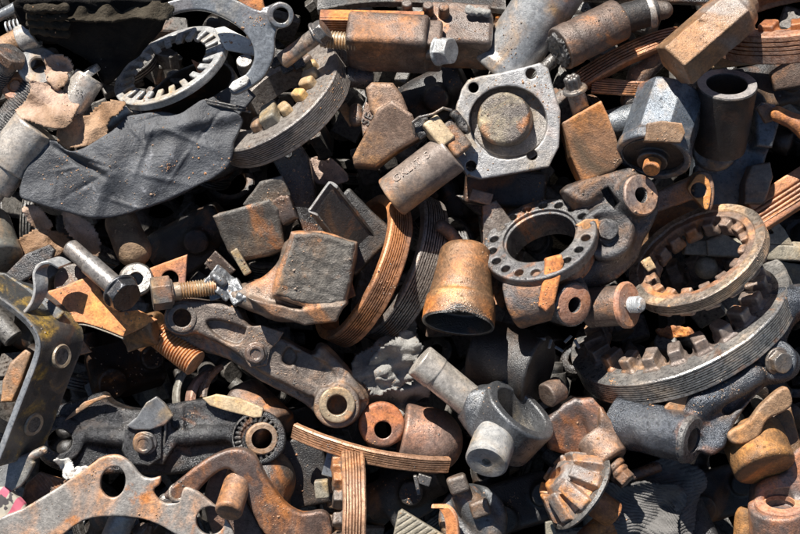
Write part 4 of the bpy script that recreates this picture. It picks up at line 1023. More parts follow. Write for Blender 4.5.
# --- large toothed ring
fr = ringframe(677, 314, -48, 119, 44, 28)
ring_thing('toothed_ring', 'largest toothed ring, with tall square teeth and a bright grooved rim, at the right', 'ring', fr, 119, 94, 27, 8, MT['ringbright'], (677,314,-2), teeth=22, tw=6.6, tl=15, th=11, tz=14, tmat=MT['ringteeth'] if 'ringteeth' in MT else MT['ring'], seed=15, phase=5, lip=.12, depth=3.0, seg=300)
single('rust_flakes', 'orange rust flakes lying inside the largest toothed ring', 'rust flake', mesh(crumple(poly(sm([(656,330),(672,326),(690,328),(694,334),(680,338),(664,338)]), -50, -45, rnd=1.5), 2, .3, 3), .9), MT['orange'])
# --- blue grey adjuster
t = thing('slack_adjuster', 'blue black slack adjuster with a bored tube end, under the largest ring', 'slack adjuster', (700,410,20))
tb0, tb1 = (617,420,-4), (692,440,48)
s = U(4, cyl(tb0, tb1, 26, 24, rnd=3))
s = U(8, s, poly(sm([(652,410),(682,392),(700,372),(732,352),(764,344),(794,354),(794,372),(780,380),(764,384),(748,397),(733,416),(724,432),(716,446),(698,450)]), -14, 34, rnd=7, tilt=(.1,-.30)),
      caps((700,404,34), (752,376,36), 15, 13), cyl((775,362,4), (777,360,36), 20, rnd=4), caps((760,348,4), (785,305,-2), 20, 16), caps((785,305,-2), (808,300,-2), 18))
s = Sub(4, s, caps((728,408,34), (756,388,34), 6)); s = Sub(1, s, cyl((640,426,12), (703,443,56), 13, rnd=0))
part(t, 'body', mesh(rough(s, 1.0, .14, 71), 1.3), MT['adjblue'])
d = nrm(V(tb1) - V(tb0)); part(t, 'tube_rim', Fr(tb1, d)(lathe([(12.5,2.5),(21,2.5),(23,1),(24.6,-4),(12.5,-4)][::-1], 72)), MT['charcoal'])
part(t, 'tube_lining', Fr(tb1, d)(lathe([(11.5,-1),(12.8,-1),(12.8,-26),(11.5,-26)][::-1], 48)), MT['tan'])
part(t, 'bolt', Fr((777,361,36), (.35,-.15,.92))(hexhead(10, 12, flange=14)), MT['bolt'])
single('tan_slab', 'tan flat slab wedged between the blue black adjuster and the largest ring', 'slab', mesh(rough(poly([(663,408),(680,384),(700,380),(694,402),(690,420),(670,414)], 22, 38, rnd=2), .5, .1, 3), 1.1), MT['tan'])
# yoke
t = thing('yoke', 'golden brown yoke with a round barrel and a flat bent flange at the right', 'yoke', (760,440,-10))
s = cyl((750,430,8), (766,470,34), 31, rnd=5)
part(t, 'barrel', mesh(rough(s, .6, .1, 72), 1.4), MT['golden'])
s = poly(sm([(728,432),(748,420),(760,404),(782,386),(790,396),(788,408),(766,420),(758,436),(742,444),(730,442)]), 36, 50, rnd=3, tilt=(0,.1)); part(t, 'flange', mesh(rough(s, .5, .1, 3), 1.2), MT['tan'])
part(t, 'web', mesh(rough(poly([(768,415),(788,405),(803,460),(790,470),(776,450)], -4, 22, rnd=3), .5, .1, 3), 1.2), MT['golden'])
# lower right casting
t = thing('bored_casting', 'rust pink and grey casting with a shallow bored top, at the lower right corner', 'casting', (780,495,20))
s = U(9, cyl((780,505,30), (782,548,15), 31, rnd=3), poly(sm([(752,490),(762,478),(782,470),(792,448),(830,440),(830,520),(760,520)]), -10, 26, rnd=6))
s = Sub(2, s, cyl((780.5,512,27), (779.6,494,34), 15, rnd=1))
fr = Fr((780,504.6,30.4), (-.03,.94,.33))
part(t, 'body', mesh(rough(s, .6, .1, 73), 1.3), MT['pinkgrey'] if 'pinkgrey' in MT else MT['pinkbrown'])
part(t, 'bore_ring', fr(lathe([(14,2.5),(24,2.5),(25,1),(25,-2),(14,-2)][::-1], 72)), MT['orangered'] if 'orangered' in MT else MT['orange'])
single('golden_knob', 'small golden brown rounded stub left of the lower right casting', 'stub', mesh(rough(caps((745,516,4), (744,545,4), 10, 11), .5, .15, 3), 1), MT['golden'])
# ribbed cloth
t = thing('ribbed_cuff', 'dark grey ribbed knitted cuff crumpled below the blue black adjuster', 'knitted cuff', (645,500,10))
rb = lambda x, y: 1.5*np.abs(np.sin((x*.42 + y*.9)*.85 + 2.2*np.sin(x*.05 + y*.03)))
part(t, 'knit', [rag([(600,484),(622,482),(645,474),(670,482),(690,500),(682,522),(674,546),(628,556),(608,524),(596,500)], 2, 9, .052, 74, th=2.5, h=.9, tilt=(0,-.1), lift=rb)], MT['ribcloth'])
part(t, 'shaded_fold', [rag([(638,472),(664,460),(696,474),(698,520),(684,556),(660,548),(668,500),(650,486)], -22, 9, .05, 75, th=2.5, h=1.0, lift=lambda x, y: 1.5*np.abs(np.sin((x*.3 - y*.9)*.8 + 2*np.sin(x*.05))))], MT['ribcloth'])
# bellows stub and block
t = thing('fluted_plug', 'brown plug with two flutes and a hexagon tip beside the knitted cuff', 'plug', (612,455,16))
s = U(2, cyl((592,436,6), (612,462,20), 19, rnd=4), poly([(598,405),(614,425),(622,450),(612,458),(596,440)], -10, 24, rnd=4)); part(t, 'barrel', mesh(rough(s, .5, .1, 3), 1.2), MT['pinkbrown'])
s = U(1, cyl((612,465,22), (617,470,24), 12, rnd=2.4), cyl((617,471,24), (621,475,26), 11, rnd=2.2), prism((620,474,26), (628,482,30), 8.5, rnd=1.5)); part(t, 'fluted_tip', mesh(s, .9), MT['brown'])
single('curved_steel_band', 'flat dark bar lying under the fluted plug', 'bar', mesh(rough(cyl((628,478,-8), (660,466,-12), 6), .3, .1, 2), 1.1), MT['charcoal'])
# bevel pinion
t = thing('pinion_gear', 'rusty conical pinion with broad chipped teeth and a dark back face', 'gear', (567,478,30))
fr = Fr((575,488,26), (-.78,.57,.24))
with Local():
    core = cyl((0,0,-6), (0,0,28), 35, 17, rnd=2)
    tt = fold(I(1.5, box((33,0,8), (14,7.6,18), n=(.42,0,.9), xr=(.9,0,-.42), rnd=1.6), cyl((0,0,-7),(0,0,26), 48, 29, rnd=1.5)), 9)
    s = U(2, core, tt); s = Sub(1, s, cyl((0,0,18),(0,0,40), 9, rnd=1))
    g = mesh(rough(s, .6, .2, 76), 1.0)
    gb = lathe([(12,-5),(44,-5),(47,-8),(45,-11),(12,-14)][::-1], 96)
part(t, 'gear_teeth', fr((g[0]*.92, g[1], g[2])), MT['pinion']); part(t, 'back_face', fr((gb[0]*.92, gb[1], gb[2])), MT['dark'])
with Local(): g = mesh(rough(cyl((0,0,-50),(0,0,-8), 14, rnd=2), .3, .1, 2), 1.1)
part(t, 'shaft', fr(g), MT['orange'])
# faceted casting behind
t = thing('faceted_casting', 'angular rust pink casting behind the conical pinion', 'casting', (575,425,-5))
s = U(3, poly([(540,422),(560,402),(572,396),(600,406),(610,432),(606,468),(570,455),(548,448)], -50, -2, rnd=5, tilt=(-.15,.35)), poly([(572,398),(590,396),(620,430),(622,470),(600,480),(590,440)], -40, 4, rnd=5, tilt=(.1,.2)))
part(t, 'body', mesh(rough(s, .7, .08, 77), 1.4), MT['pinkgrey'] if 'pinkgrey' in MT else MT['pinkbrown'])
# --- spider joint
t = thing('cross_joint', 'grey cross joint with a bored ring hub and bright machined trunnion pins', 'universal joint', (500,425,30))
fr = ringframe(522, 409, 34, 40, 16, -38)
with Local():
    s = cyl((0,0,-44), (0,0,0), 38, 40, rnd=3)
with Local():
    hole = cyl((0,0,-60), (0,0,10), 27, 29, rnd=0)
Zp = fr.Z
def toview(s_):   # local primitive -> view frame primitive
    def g(x, y, z):
        P, Q, S = x - fr.c[0], y - fr.c[1], z - fr.c[2]
        return s_[0](P*fr.X[0]+Q*fr.X[1]+S*fr.X[2], P*fr.Y[0]+Q*fr.Y[1]+S*fr.Y[2], P*fr.Z[0]+Q*fr.Z[1]+S*fr.Z[2])
    e = 62; return (g, fr.c - e, fr.c + e)
hub = toview(s); hole = toview(hole)
b1 = cyl((470,400,20), (484,412,18), 21, 25, rnd=4); b2 = cyl((495,444,44), (503,426,20), 23, 27, rnd=4)
s = Sub(2, U(7, hub, b1, b2, poly(sm([(463,400),(478,388),(500,400),(500,445),(470,432)]), 5, 40, rnd=6)), hole)
part(t, 'hub', mesh(rough(s, .4, .1, 78), 1.2), MT['crossgrey'] if 'crossgrey' in MT else MT['fork'])
part(t, 'trunnion_pin', mesh(rough(U(.6, cyl((419,360,28), (436,374,26), 17.5, rnd=2), cyl((434,372,26), (474,405,20), 16.5, rnd=1)), .12, .1, 3), 1.0), MT['steel'])
f2 = Fr((486,463,74), nrm(np.array([-.30, -.62, .72])))
part(t, 'trunnion_pin', f2(lathe([(4.5,-6),(4.5,-1),(6.5,0),(19,0),(21,-2),(21,-30),(20,-32),(20,-38),(0.01,-38),(0.01,-6)][::-1], 72, wob=.1)), MT['machined'])
part(t, 'trunnion_pin', mesh(cyl((546,396,4), (560,388,-6), 13, rnd=2), 1.1), MT['brown'])
# --- low dark cylinder behind
single('dark_drum', 'dark shaded drum behind the cross joint with one sunlit cheek', 'drum', mesh(rough(cyl((480,352,-40), (540,372,-10), 36, 38, rnd=4), .6, .1, 79), 1.6), MT['dark'])
single('steel_shavings', 'pale metal shavings and chips under the bored boss', 'metal shavings', mesh(U(.5, *[box((541+9*k, 339+5*((k*7)%3), 4), (5,1.6,1.6), xr=(math.cos(k*1.3), math.sin(k*1.3), .2), rnd=.6) for k in range(5)]), .7), MT['bolt'])
# crushed sheet
t = thing('crushed_sheet', 'heap of crushed grey sheet metal with rusty patches, beside the dark ring', 'crushed sheet', (385,365,-30))
s = poly([(400,320),(415,318),(420,335),(412,365),(425,400),(395,412),(362,405),(352,385),(362,362),(385,345)], -60, -22, rnd=5, smooth=2)
part(t, 'sheet', [rag([(398,318),(416,314),(424,336),(418,366),(430,402),(395,416),(358,408),(348,386),(358,360),(383,343)], -22, 11, .075, 80, h=1.7), rag([(400,330),(418,340),(414,380),(380,400),(362,388),(372,356)], -4, 8, .12, 86, h=1.7)], MT['foil'])
# ================================================================ lower and left part of the heap
# --- central slack adjuster
t = thing('slack_adjuster', 'long dusty brown slack adjuster with a bolt in its middle, lying diagonally', 'slack adjuster', (262,358,20))
o1 = sm([(166,318),(170,303),(184,298),(208,300),(240,305),(250,322),(268,327),(284,338),(292,342),(312,351),(318,343),(326,344),(338,356),(356,377),(369,397),(364,412),(350,423),(330,424),(316,412),(296,398),(264,382),(230,360),(200,350),(176,340),(167,330)], 3)
low = poly(o1, -24, 2, rnd=5)
up = poly(sm([(168,318),(174,304),(190,299),(215,302),(238,308),(250,324),(285,338),(312,354),(321,346),(336,358),(356,380),(366,398),(360,400),(345,385),(318,398),(290,386),(262,372),(236,352),(205,336),(180,330)], 3), -10, 17, rnd=5, tilt=(.0,.05))
s = U(4, low, up, cyl((182,318,-16), (182,318,20), 17.5, rnd=2.5), cyl((337,405,-20), (337,405,22), 23, rnd=3))
p1 = poly(sm([(206,322),(220,321),(246,330),(240,343),(228,343),(212,333)]), 10, 40, rnd=2)
p2 = poly(sm([(284,352),(290,348),(296,358),(290,366),(282,362)]), 8, 40, rnd=2)
p3 = poly(sm([(296,352),(325,365),(335,380),(322,388),(298,374)]), 13, 40, rnd=2)
s = Sub(4, s, p1, p2, p3)
s = Sub(2, s, caps((206,341,16), (236,360,16), 2.6), caps((236,360,16), (305,401,14), 3.2))
s = Sub(1, s, cyl((182,318,0), (182,318,40), 9, rnd=0), cyl((337,405,0), (337,405,50), 9.5, rnd=0))
part(t, 'body', mesh(rough(s, .8, .13, 91), 1.3), MT['adj'] if 'adj' in MT else MT['grey'])
part(t, 'lock_plate', mesh(rough(poly([(247,326),(262,325),(285,332),(279,341),(271,350),(267,366),(250,368),(240,350)], 16, 21, rnd=1.6, tilt=(0,.05)), .5, .12, 3), .9), MT['adj'] if 'adj' in MT else MT['grey'])
part(t, 'bolt', Fr((256,353,20), (.02,-.1,.99))(hexhead(8.5, 9, flange=11.5, dish=2)), MT['bolt'])
part(t, 'bushing', mesh(tube((337,405,6), (337,405,26), 18, 10, rnd=1.8), .9), MT['tanface'] if 'tanface' in MT else MT['tan'])
part(t, 'end_bushing', mesh(tube((182,318,6), (182,318,22.5), 14.5, 9, rnd=1.2), .9), MT['grey'])
# --- lower left slack adjuster
t = thing('slack_adjuster', 'oily black slack adjuster with a bolted strap, at the lower left', 'slack adjuster', (165,435,10))
o1 = sm([(38,440),(43,420),(58,406),(84,398),(104,392),(114,402),(140,409),(176,403),(204,398),(230,400),(256,406),(276,416),(286,436),(280,456),(262,466),(232,462),(206,466),(172,474),(122,472),(88,474),(60,468),(44,458)], 3)
s = U(3, poly(o1, -30, 4, rnd=5), cyl((60,440,-20), (60,440,12), 24, rnd=3), cyl((258,438,-20), (259,438,15), 27, rnd=3), poly([(124,424),(170,412),(176,446),(164,464),(136,464)], 0, 14, rnd=3))
s = U(7, s, caps((92,436,6), (128,438,8), 8, 10), caps((184,436,8), (226,434,6), 10, 8))
s = Sub(3, s, poly(sm([(182,408),(192,406),(194,424),(184,430)]), 2, 40, rnd=2)); s = Sub(1, s, cyl((60,441,-60), (60,441,40), 12, rnd=0), cyl((256,438,10), (256,438,40), 22, rnd=0), cyl((261,439,-60), (261,439,40), 11, rnd=0))
part(t, 'body', mesh(rough(s, .6, .15, 92), 1.2), MT['black'])
part(t, 'strap', mesh(rough(poly([(126,426),(137,417),(147,402),(157,396),(165,403),(174,416),(165,425),(150,430),(134,430)], 16, 24, rnd=1.6, tilt=(0,.12)), .3, .1, 3), .9), MT['strapgrey'] if 'strapgrey' in MT else MT['fork'])
part(t, 'bolt_pad', mesh(rough(poly([(126,428),(150,426),(163,424),(162,458),(150,466),(130,464),(122,450)], 8, 18, rnd=2), .4, .1, 4), 1), MT['black'])
part(t, 'strap_edge', strip([(173,414,22),(166,420,20),(165,432,18),(164,446,14)], (0,0,-12), 2.4), MT['dark'])
part(t, 'bolt', Fr((145,443,17), (-.05,-.1,.99))(hexhead(9, 9, flange=12.5, dish=1)), MT['bolt'])
part(t, 'pale_face', mesh(rough(poly([(202,398),(216,394),(240,398),(264,408),(262,417),(254,418),(230,412),(210,406)], 8, 14, rnd=1.5, tilt=(0,-.1)), .4, .1, 3), .9), MT['yellowface'])
fr = Fr((256,438,13), (0,0,1))
with Local():
    g = mesh(rough(Sub(1, U(1, cyl((0,0,-8),(0,0,-1), 20, rnd=1), fold(box((19,0,-3),(4,1.6,4), rnd=1), 24)), cyl((4,0,-30),(4,0,10), 12, rnd=0)), .4, .2, 3), .9)
part(t, 'serrated_recess', fr(g), MT['dark'])
part(t, 'bore_rim', Fr((262,439,16), (.2,-.05,.97))(lathe([(10.5,1),(14.5,1),(16,0),(16,-4),(10.5,-4)][::-1], 72)), MT['tan'])
single('short_cylinder', 'rounded rusty brown cylinder butting the right end of the oily adjuster', 'cylinder', mesh(rough(U(5, cyl((240,398,-48), (276,434,-18), 27, rnd=6), caps((240,396,-36), (262,402,-36), 12)), .5, .1, 93), 1.3), MT['brown'])
single('pale_sliver', 'long pale tan sliver lying across the left end of the oily adjuster', 'sliver', mesh(rough(poly([(60,424),(84,402),(104,395),(112,396),(96,402),(74,416)], 8, 13, rnd=1, tilt=(.1,.1)), .4, .1, 2), .9), MT['tan'])
# --- crescent plate
t = thing('crescent_plate', 'curved grey plate with orange rust, an oval eye hole and notches along the bottom left', 'curved plate', (100,500,45))
o = sm([(-20,536),(0,518),(24,508),(48,494),(72,478),(92,464),(104,456),(120,455),(132,463),(142,475),(152,478),(161,476),(160,484),(154,490),(160,500),(170,503),(180,500),(184,488),(192,488),(204,496),(226,516),(235,545),(205,550),(178,536),(150,521),(115,516),(84,521),(56,540),(20,560)], 3)
s = Sub(1.2, poly(o, 42, 50, rnd=2, tilt=(0,.04)), poly(ell(113,482,12.5,16,-12), 10, 90, rnd=0), poly(ell(210,521,14,14), 10, 90, rnd=0))
part(t, 'plate', mesh(rough(s, .6, .09, 94), 1.2), MT['plate'])
part(t, 'clip_bolt', mesh(rough(U(2, caps((165,500,40), (182,496,42), 7, 6), tor((178,493,46), (.3,.3,.9), 8, 2)), .3, .1, 3), .9), MT['bolt'])
t = thing('arched_bracket', 'thick brown arched bracket sweeping over an upright pin at the bottom', 'bracket', (255,490,40))
s = poly(sm([(166,492),(194,467),(218,452),(240,447),(256,455),(268,478),(284,502),(303,513),(322,511),(331,522),(328,548),(290,548),(266,536),(250,504),(241,480),(230,468),(216,473),(202,487),(190,502),(176,500)], 3), 22, 42, rnd=4, tilt=(-.1,.1))
s = U(5, s, poly(sm([(212,474),(232,468),(248,500),(268,550),(225,550),(205,505)]), 4, 20, rnd=3))
part(t, 'arch', mesh(rough(s, .6, .11, 95), 1.3), MT['archbrown'] if 'archbrown' in MT else MT['brown'])
s = U(1.5, cyl((243,466,18), (228,513,62), 13.5, rnd=3.5)); part(t, 'pin', mesh(rough(s, .25, .1, 3), 1), MT['pinsteel'] if 'pinsteel' in MT else MT['brown'])
single('round_housing', 'dark rounded housing under the arched bracket', 'housing', mesh(rough(U(4, sph((262,480,-14), 34), cyl((240,500,-30), (290,500,-20), 30)), .6, .1, 3), 1.6), MT['grey'])
single('grey_collar', 'short grey pipe stub under the curved plate at the bottom edge', 'pipe stub', mesh(cyl((110,548,14), (125,512,20), 13, rnd=2), 1.1), MT['pipe'])
single('rust_clod', 'reddish rust clod at the bottom edge below the curved plate', 'rust clod', mesh(crumple(sph((143,530,8), 10), 3, .2, 4), 1), MT['brown'])
# --- left bracket
t = thing('strap_bracket', 'bent dark strap bracket with yellow paint spots and a bright steel edge, at the left', 'bracket', (30,370,50))
EX = (33, 7, -48)
pth = [(-30,282,60),(-4,298,60),(16,313,60),(29,325,60),(36,336,60),(38,347,60),(35,360,60),(22,394,60),(10,425,60),(-6,466,60)]
part(t, 'strap', strip(pth, EX, 7, n=6, seg_e=12), MT['yellowed'])
part(t, 'steel_edge', strip([(p[0]-.6, p[1]+.5, p[2]+.8) for p in pth], (1.5,.6,-1.7), 7.6, n=6, seg_e=3), MT['fork'])
part(t, 'hook', strip([(18,316,56),(25,311,58),(32,300,58),(34,288,58),(33,275,56),(38,266,55),(48,263,54),(58,268,52)], (10,5,-14), 3.4, seg_e=4), MT['zincy'] if 'zincy' in MT else MT['pipe'])
part(t, 'side_plate', mesh(rough(poly([(-20,270),(6,273),(34,290),(48,298),(66,312),(60,320),(24,312),(-2,296)], 26, 32, rnd=2, tilt=(0,-.2)), .4, .1, 3), 1.1), MT['yellowed'])
for q, T_ in (((36.5,361,60), (-.1,-.99,0)), ((8,429,60), (-.36,-.93,0))):
    nn_ = nrm(np.cross(T_, EX)); qf = Fr((0,0,0), nn_, EX); qf.c = V(q) + np.array(EX)*.5 + nn_*3.4
    part(t, 'hole_rim', qf(lathe([(8,1.8),(11,2.4),(12,1),(12,-6),(8,-6)][::-1], 48)), MT['tanface'])
    part(t, 'hole', qf(lathe([(.01,1.1),(8.6,1.1),(8.6,-4),(.01,-4)][::-1], 48)), MT['filld'])  # solid dark disc, paints the shade inside a through hole
single('bent_flat_bar', 'dark flat bar pointing up behind the bent strap bracket', 'flat bar', mesh(rough(poly([(4,276),(26,254),(50,244),(56,250),(52,262),(30,278),(20,284)], 14, 24, rnd=2.5), .3, .1, 3), 1.1), MT['charcoal'])
single('orange_wedge', 'tan and orange chunk seen inside the bent strap bracket', 'chunk', mesh(rough(poly([(4,380),(12,362),(28,348),(34,352),(24,380),(14,402),(2,402)], 10, 26, rnd=3), .6, .1, 3), 1.2), MT['tan'])
single('rounded_drum', 'smooth grey drum end at the left edge below the leather sheet', 'drum', mesh(rough(cyl((-14,222,-10), (0,262,20), 24, rnd=5), .3, .1, 3), 1.3), MT['drum'] if 'drum' in MT else MT['brown'])
single('grey_clip', 'grey clamp with a gold spot, at the lower left edge', 'clamp', [mesh(rough(U(2, poly([(-10,462),(8,456),(24,456),(36,462),(28,478),(22,486),(12,492),(-10,486)], 30, 40, rnd=2.5), caps((20,462,34), (44,450,38), 5, 4)), .4, .1, 3), 1)], MT['clampspot'] if 'clampspot' in MT else MT['pipe'])
single('ribbed_pad', 'flat brown ribbed pad between the clamp and the curved plate', 'pad', mesh(rough(Sub(.4, poly([(26,484),(40,472),(66,480),(72,490),(52,510),(30,515),(22,500)], 6, 16, rnd=2), *[box((36+5*k,480+1.6*k,17), (.9,14,2), xr=(.8,.6,0), rnd=.2) for k in range(7)]), .3, .1, 3), .9), MT['ringo2'] if 'ringo2' in MT else MT['brown'])
single('striped_rag', 'pink and cream striped rag at the bottom left corner', 'rag', mesh(crumple(poly(sm([(-16,492),(4,486),(16,494),(26,506),(24,522),(2,540),(-20,540)]), 30, 44, rnd=4), 2.5, .12, 3), 1.1), MT['pink'])
single('white_scrap', 'crumpled dirty white scrap above the eye hole of the curved plate', 'paper scrap', rag([(52,462),(66,460),(76,468),(98,470),(96,480),(72,482),(60,472)], 36, 4, .2, 3, h=1.2), MT['white'])
# --- orange plate and long bolt
t = thing('rusty_gusset', 'bright orange rusty gusset plate with a scooped edge, under the long bolt', 'gusset plate', (105,305,15))
s = poly([(48,291),(62,287),(88,276),(96,282),(106,302),(120,312),(138,310),(158,320),(124,337),(104,329),(84,323),(56,321),(58,312),(49,300)], 10, 16, rnd=1.2, tilt=(-.05,-.15)); s = rough(s, .5, .05, 3)
part(t, 'plate', mesh(s, 1.1), MT['orangeplate'] if 'orangeplate' in MT else MT['orange'])
part(t, 'edge', strip([(56,323,15),(84,325,17),(104,331,18),(124,339,19)], (0,0,-5), 1.6), MT['khaki'])
t = thing('rusty_socket', 'golden rusty socket body shaded under the orange gusset plate', 'socket', (140,332,-5))
part(t, 'body', mesh(rough(U(3, cyl((128,330,-14), (160,328,2), 17, rnd=3), poly([(120,322),(158,318),(164,340),(130,352)], -30, 2, rnd=3)), .5, .1, 3), 1.2), MT['golden'])
t = thing('coarse_bolt', 'thick orange threaded stud pointing down right below the bored adjuster end', 'threaded stud', (170,347,0))
part(t, 'thread', Fr((196,364,2), (.78,-.58,.25))(lathe(thread_prof(14, 54, pitch=3.2, depth=1.5), 56)), MT['rodorange'] if 'rodorange' in MT else MT['orange'])
t = thing('long_bolt', 'long grey bolt with a dark flanged hexagon head resting on the orange plate', 'bolt', (105,275,40))
d = nrm(V((122,293,44)) - V((70,248,22)))
d = nrm(np.array([.62,-.50,.60])); fr = Fr((120,291,42), d)
part(t, 'bolt_head', fr(hexhead(15, 13, flange=19, rot=.1)), MT['darkbolt'] if 'darkbolt' in MT else MT['charcoal'])
tip = V((70,247,14)); c = fr.c; ax = nrm(c - tip); f2 = Fr((0,0,0), ax); f2.c = c
LL = float(np.linalg.norm(c - tip)); part(t, 'shank', [f2(rod(10.5, LL*.62)), f2(rod(9.2, LL, z0=-2, bev=3))], MT['shank'] if 'shank' in MT else MT['bolt'])
single('steel_eye', 'grey round eye plate behind the head of the long bolt', 'eye plate', Fr((136,279,14), (.1,.3,.93))(lathe([(7,2),(15,2),(17,0),(17,-4),(7,-4)][::-1], 72)), MT['bolt'])
t = thing('nut_and_rod', 'hexagon nut on a golden threaded rod, between the long bolt and the socket casting', 'threaded rod', (180,290,24))
fr = Fr((171,292,26), (-.96,-.12,.2))
with Local(): g = mesh(U(1, prism((0,0,0), (0,0,19), 14.5, rot=.45, rnd=1.5), cyl((0,0,-2),(0,0,3), 13, rnd=1)), .9)
part(t, 'nut', fr(g), MT['nut'] if 'nut' in MT else MT['bolt'])
part(t, 'rod', [fr(lathe([(q[0], q[1]-8) for q in thread_prof(8.5, 36, pitch=2.7)], 48)), fr(rod(9, 12, z0=2))], MT['rod'])
t = thing('holed_gusset', 'small triangular rust pink plate with a round hole, standing above the nut', 'gusset plate', (165,270,5))
part(t, 'plate', mesh(rough(Sub(1, poly([(144,284),(150,268),(188,254),(186,286),(160,292)], 2, 8, rnd=1.5), cyl((170,279,-20), (170,279,30), 8.5, rnd=0)), .4, .1, 3), 1), MT['copper'] if 'copper' in MT else MT['orange'])
single('grey_disc', 'grey round stone like disc half hidden left of the long bolt', 'disc', mesh(rough(cyl((74,284,-6), (74,282,2), 20, rnd=3), .4, .1, 3), 1.1), MT['grey'])
# leather bits under the flap
single('hide_strip', 'tan hide scraps under the left corner of the leather sheet', 'leather scrap', rag([(24,210),(36,205),(52,220),(48,234),(34,230)], 0, 4.5, .1, 3), MT['paleleather'])
single('old_hide', 'worn yellowish brown hide strip with rough holes, left of the hanging strap', 'leather scrap', rag([(14,244),(34,230),(62,232),(72,246),(52,260),(26,260)], -2, 4.5, .08, 4), MT['holehide'] if 'holehide' in MT else MT['tanleather'])
single('hanging_strap', 'pale and brown leather strap hanging down beneath the leather sheet', 'strap', rag([(60,212),(78,214),(94,222),(102,254),(92,264),(78,244),(66,234)], -2, 6, .075, 5), MT['paleleather2'] if 'paleleather2' in MT else MT['paleleather'])
single('shoe_toe', 'worn brown shoe toe hanging under the middle of the leather sheet', 'shoe', mesh(rough(U(8, caps((122,224,-16), (134,250,-10), 17, 18)), 1, .1, 6), 1.2), MT['sole'])
single('dark_slab', 'pale edged stone slab deep below the bent strap bracket', 'slab', mesh(rough(poly([(74,336),(84,340),(92,352),(78,356)], -20, -12, rnd=1.5), .4, .1, 6), 1), MT['pinkbrown'])
# curved thin bands
fr = ringframe(212, 402, -30, 40, 30, 60)
ring_thing('thin_ring', 'cream edged thin curved ring piece above the oily adjuster', 'ring', Fr((214,398,-30), (.55,.2,.8)), 42, 37, 12, 0, MT['khaki'], (180,385,-20), a0=125, a1=205)
ring_thing('thin_ring', 'rust pink thin curved ring piece, middle one above the oily adjuster', 'ring', Fr((224,404,-26), (.55,.2,.8)), 38, 31, 14, 0, MT['copper'] if 'copper' in MT else MT['orange'], (195,390,-20), a0=120, a1=200)
ring_thing('thin_ring', 'brown grooved thin ring piece nearest the centre, above the oily adjuster', 'ring', Fr((238,400,-26), (.55,.2,.8)), 40, 34, 14, 2, MT['brown'], (205,390,-20), a0=118, a1=180)
# --- grooved strip and the vertical ring
fr = Fr((385,391,-112), (.20,.93,.30), (1,-.28,0))
ring_thing('grooved_ring', 'pinkish grooved ring piece seen edge on, sloping under the big adjuster boss', 'ring', fr, 160, 152, 16, 5, MT['ringo3'] if 'ringo3' in MT else MT['ringo'], (372,440,20), a0=-120, a1=-60, depth=2.4, lip=.12)
t = thing('eye_plate', 'reddish brown rounded eye plate with a dark hole behind the sloping grooved ring', 'eye plate', (378,425,0))
s = Sub(1, U(3, cyl((381,424,-16), (382,425,2), 23, rnd=4), poly([(360,425),(370,406),(398,410),(402,440),(370,450)], -18, -2, rnd=4)), cyl((383,430,-30), (383,430,20), 8.5, rnd=0))
part(t, 'plate', mesh(rough(s, .4, .1, 3), 1.1), MT['eyered'] if 'eyered' in MT else MT['brown'])
t = thing('cup_bushing', 'smooth pinkish brown rounded bushing with a cut groove, left of the cross joint', 'bushing', (430,428,10))
fr = Fr((428,462,0), (.10,.92,.38))
g = mesh(rough(U(1.5, cyl((401,435,-24), (432,441,-26), 33, rnd=3), sph((430,441,-26), 33.5)), .35, .08, 4), 1.2)
part(t, 'cup', g, MT['cup'] if 'cup' in MT else MT['pinkbrown'])
fr = ringframe(338, 530, 26, 80, 7, 88)
ring_thing('grooved_ring', 'upright grooved ring with square teeth on its left side, at the bottom', 'ring', fr, 80, 68, 22, 6, MT['ringo3'] if 'ringo3' in MT else MT['ringo'], (345,500,20), teeth=20, tw=6, tl=10, th=8, tz=9, tmat=MT['grey'], seed=17, depth=2.4)
t = thing('strap_and_nut', 'black strap ending in a small pale square nut, left of the upright grooved ring', 'strap', (325,470,10))
part(t, 'strap', mesh(rough(U(1, box((332,457,10), (6,20,3), xr=(.95,-.25,0), rnd=1.5)), .3, .1, 3), .9), MT['fork'])
part(t, 'nut', mesh(rough(box((322,489,18), (7,9,8), xr=(.95,.1,-.2), rnd=2), .5, .2, 3), .9), MT['khaki'])
single('black_can', 'black boxy housing in the gap under the sloping grooved ring', 'housing', mesh(rough(box((305,470,-40), (24,36,16), xr=(.95,.2,0), rnd=4), .6, .1, 3), 1.6), MT['dark'])
# --- bottom centre
t = thing('lobed_cover', 'grey black cover with two raised square lobes at the bottom centre', 'cover', (480,505,5))
s = U(4, cyl((474,520,-20), (472,518,4), 34, rnd=6), caps((468,500,0), (490,530,0), 16))
part(t, 'cover', mesh(rough(s, .5, .1, 3), 1.3), MT['blue2'] if 'blue2' in MT else MT['charcoal'])
for q in ((458,484,16), (480,508,16)): part(t, 'lobe', mesh(rough(box(q, (10,9,10), xr=(.9,.3,.1), rnd=4), .6, .15, q[0]), 1), MT['grey'])
part(t, 'link', mesh(rough(caps((462,490,8), (474,500,8), 8), .5, .1, 3), 1), MT['grey'])
single('orange_band', 'short bright orange curved band at the bottom centre', 'band', strip([(444,506,22),(452,508,24),(458,520,24),(460,545,22)], (-12,-1,-6), 5), MT['orangeplate'] if 'orangeplate' in MT else MT['orange'])
single('tan_ribbed_strip', 'tan ribbed belt end at the bottom edge left of the orange band', 'belt', mesh(Sub(.4, poly([(398,512),(402,509),(446,536),(440,560),(388,560)], 4, 14, rnd=2), *[box((412+4*k,524+4*k,15), (.7,40,2), xr=(-.55,.85,0), rnd=.2) for k in range(-4, 5)]), .9), MT['khaki'])
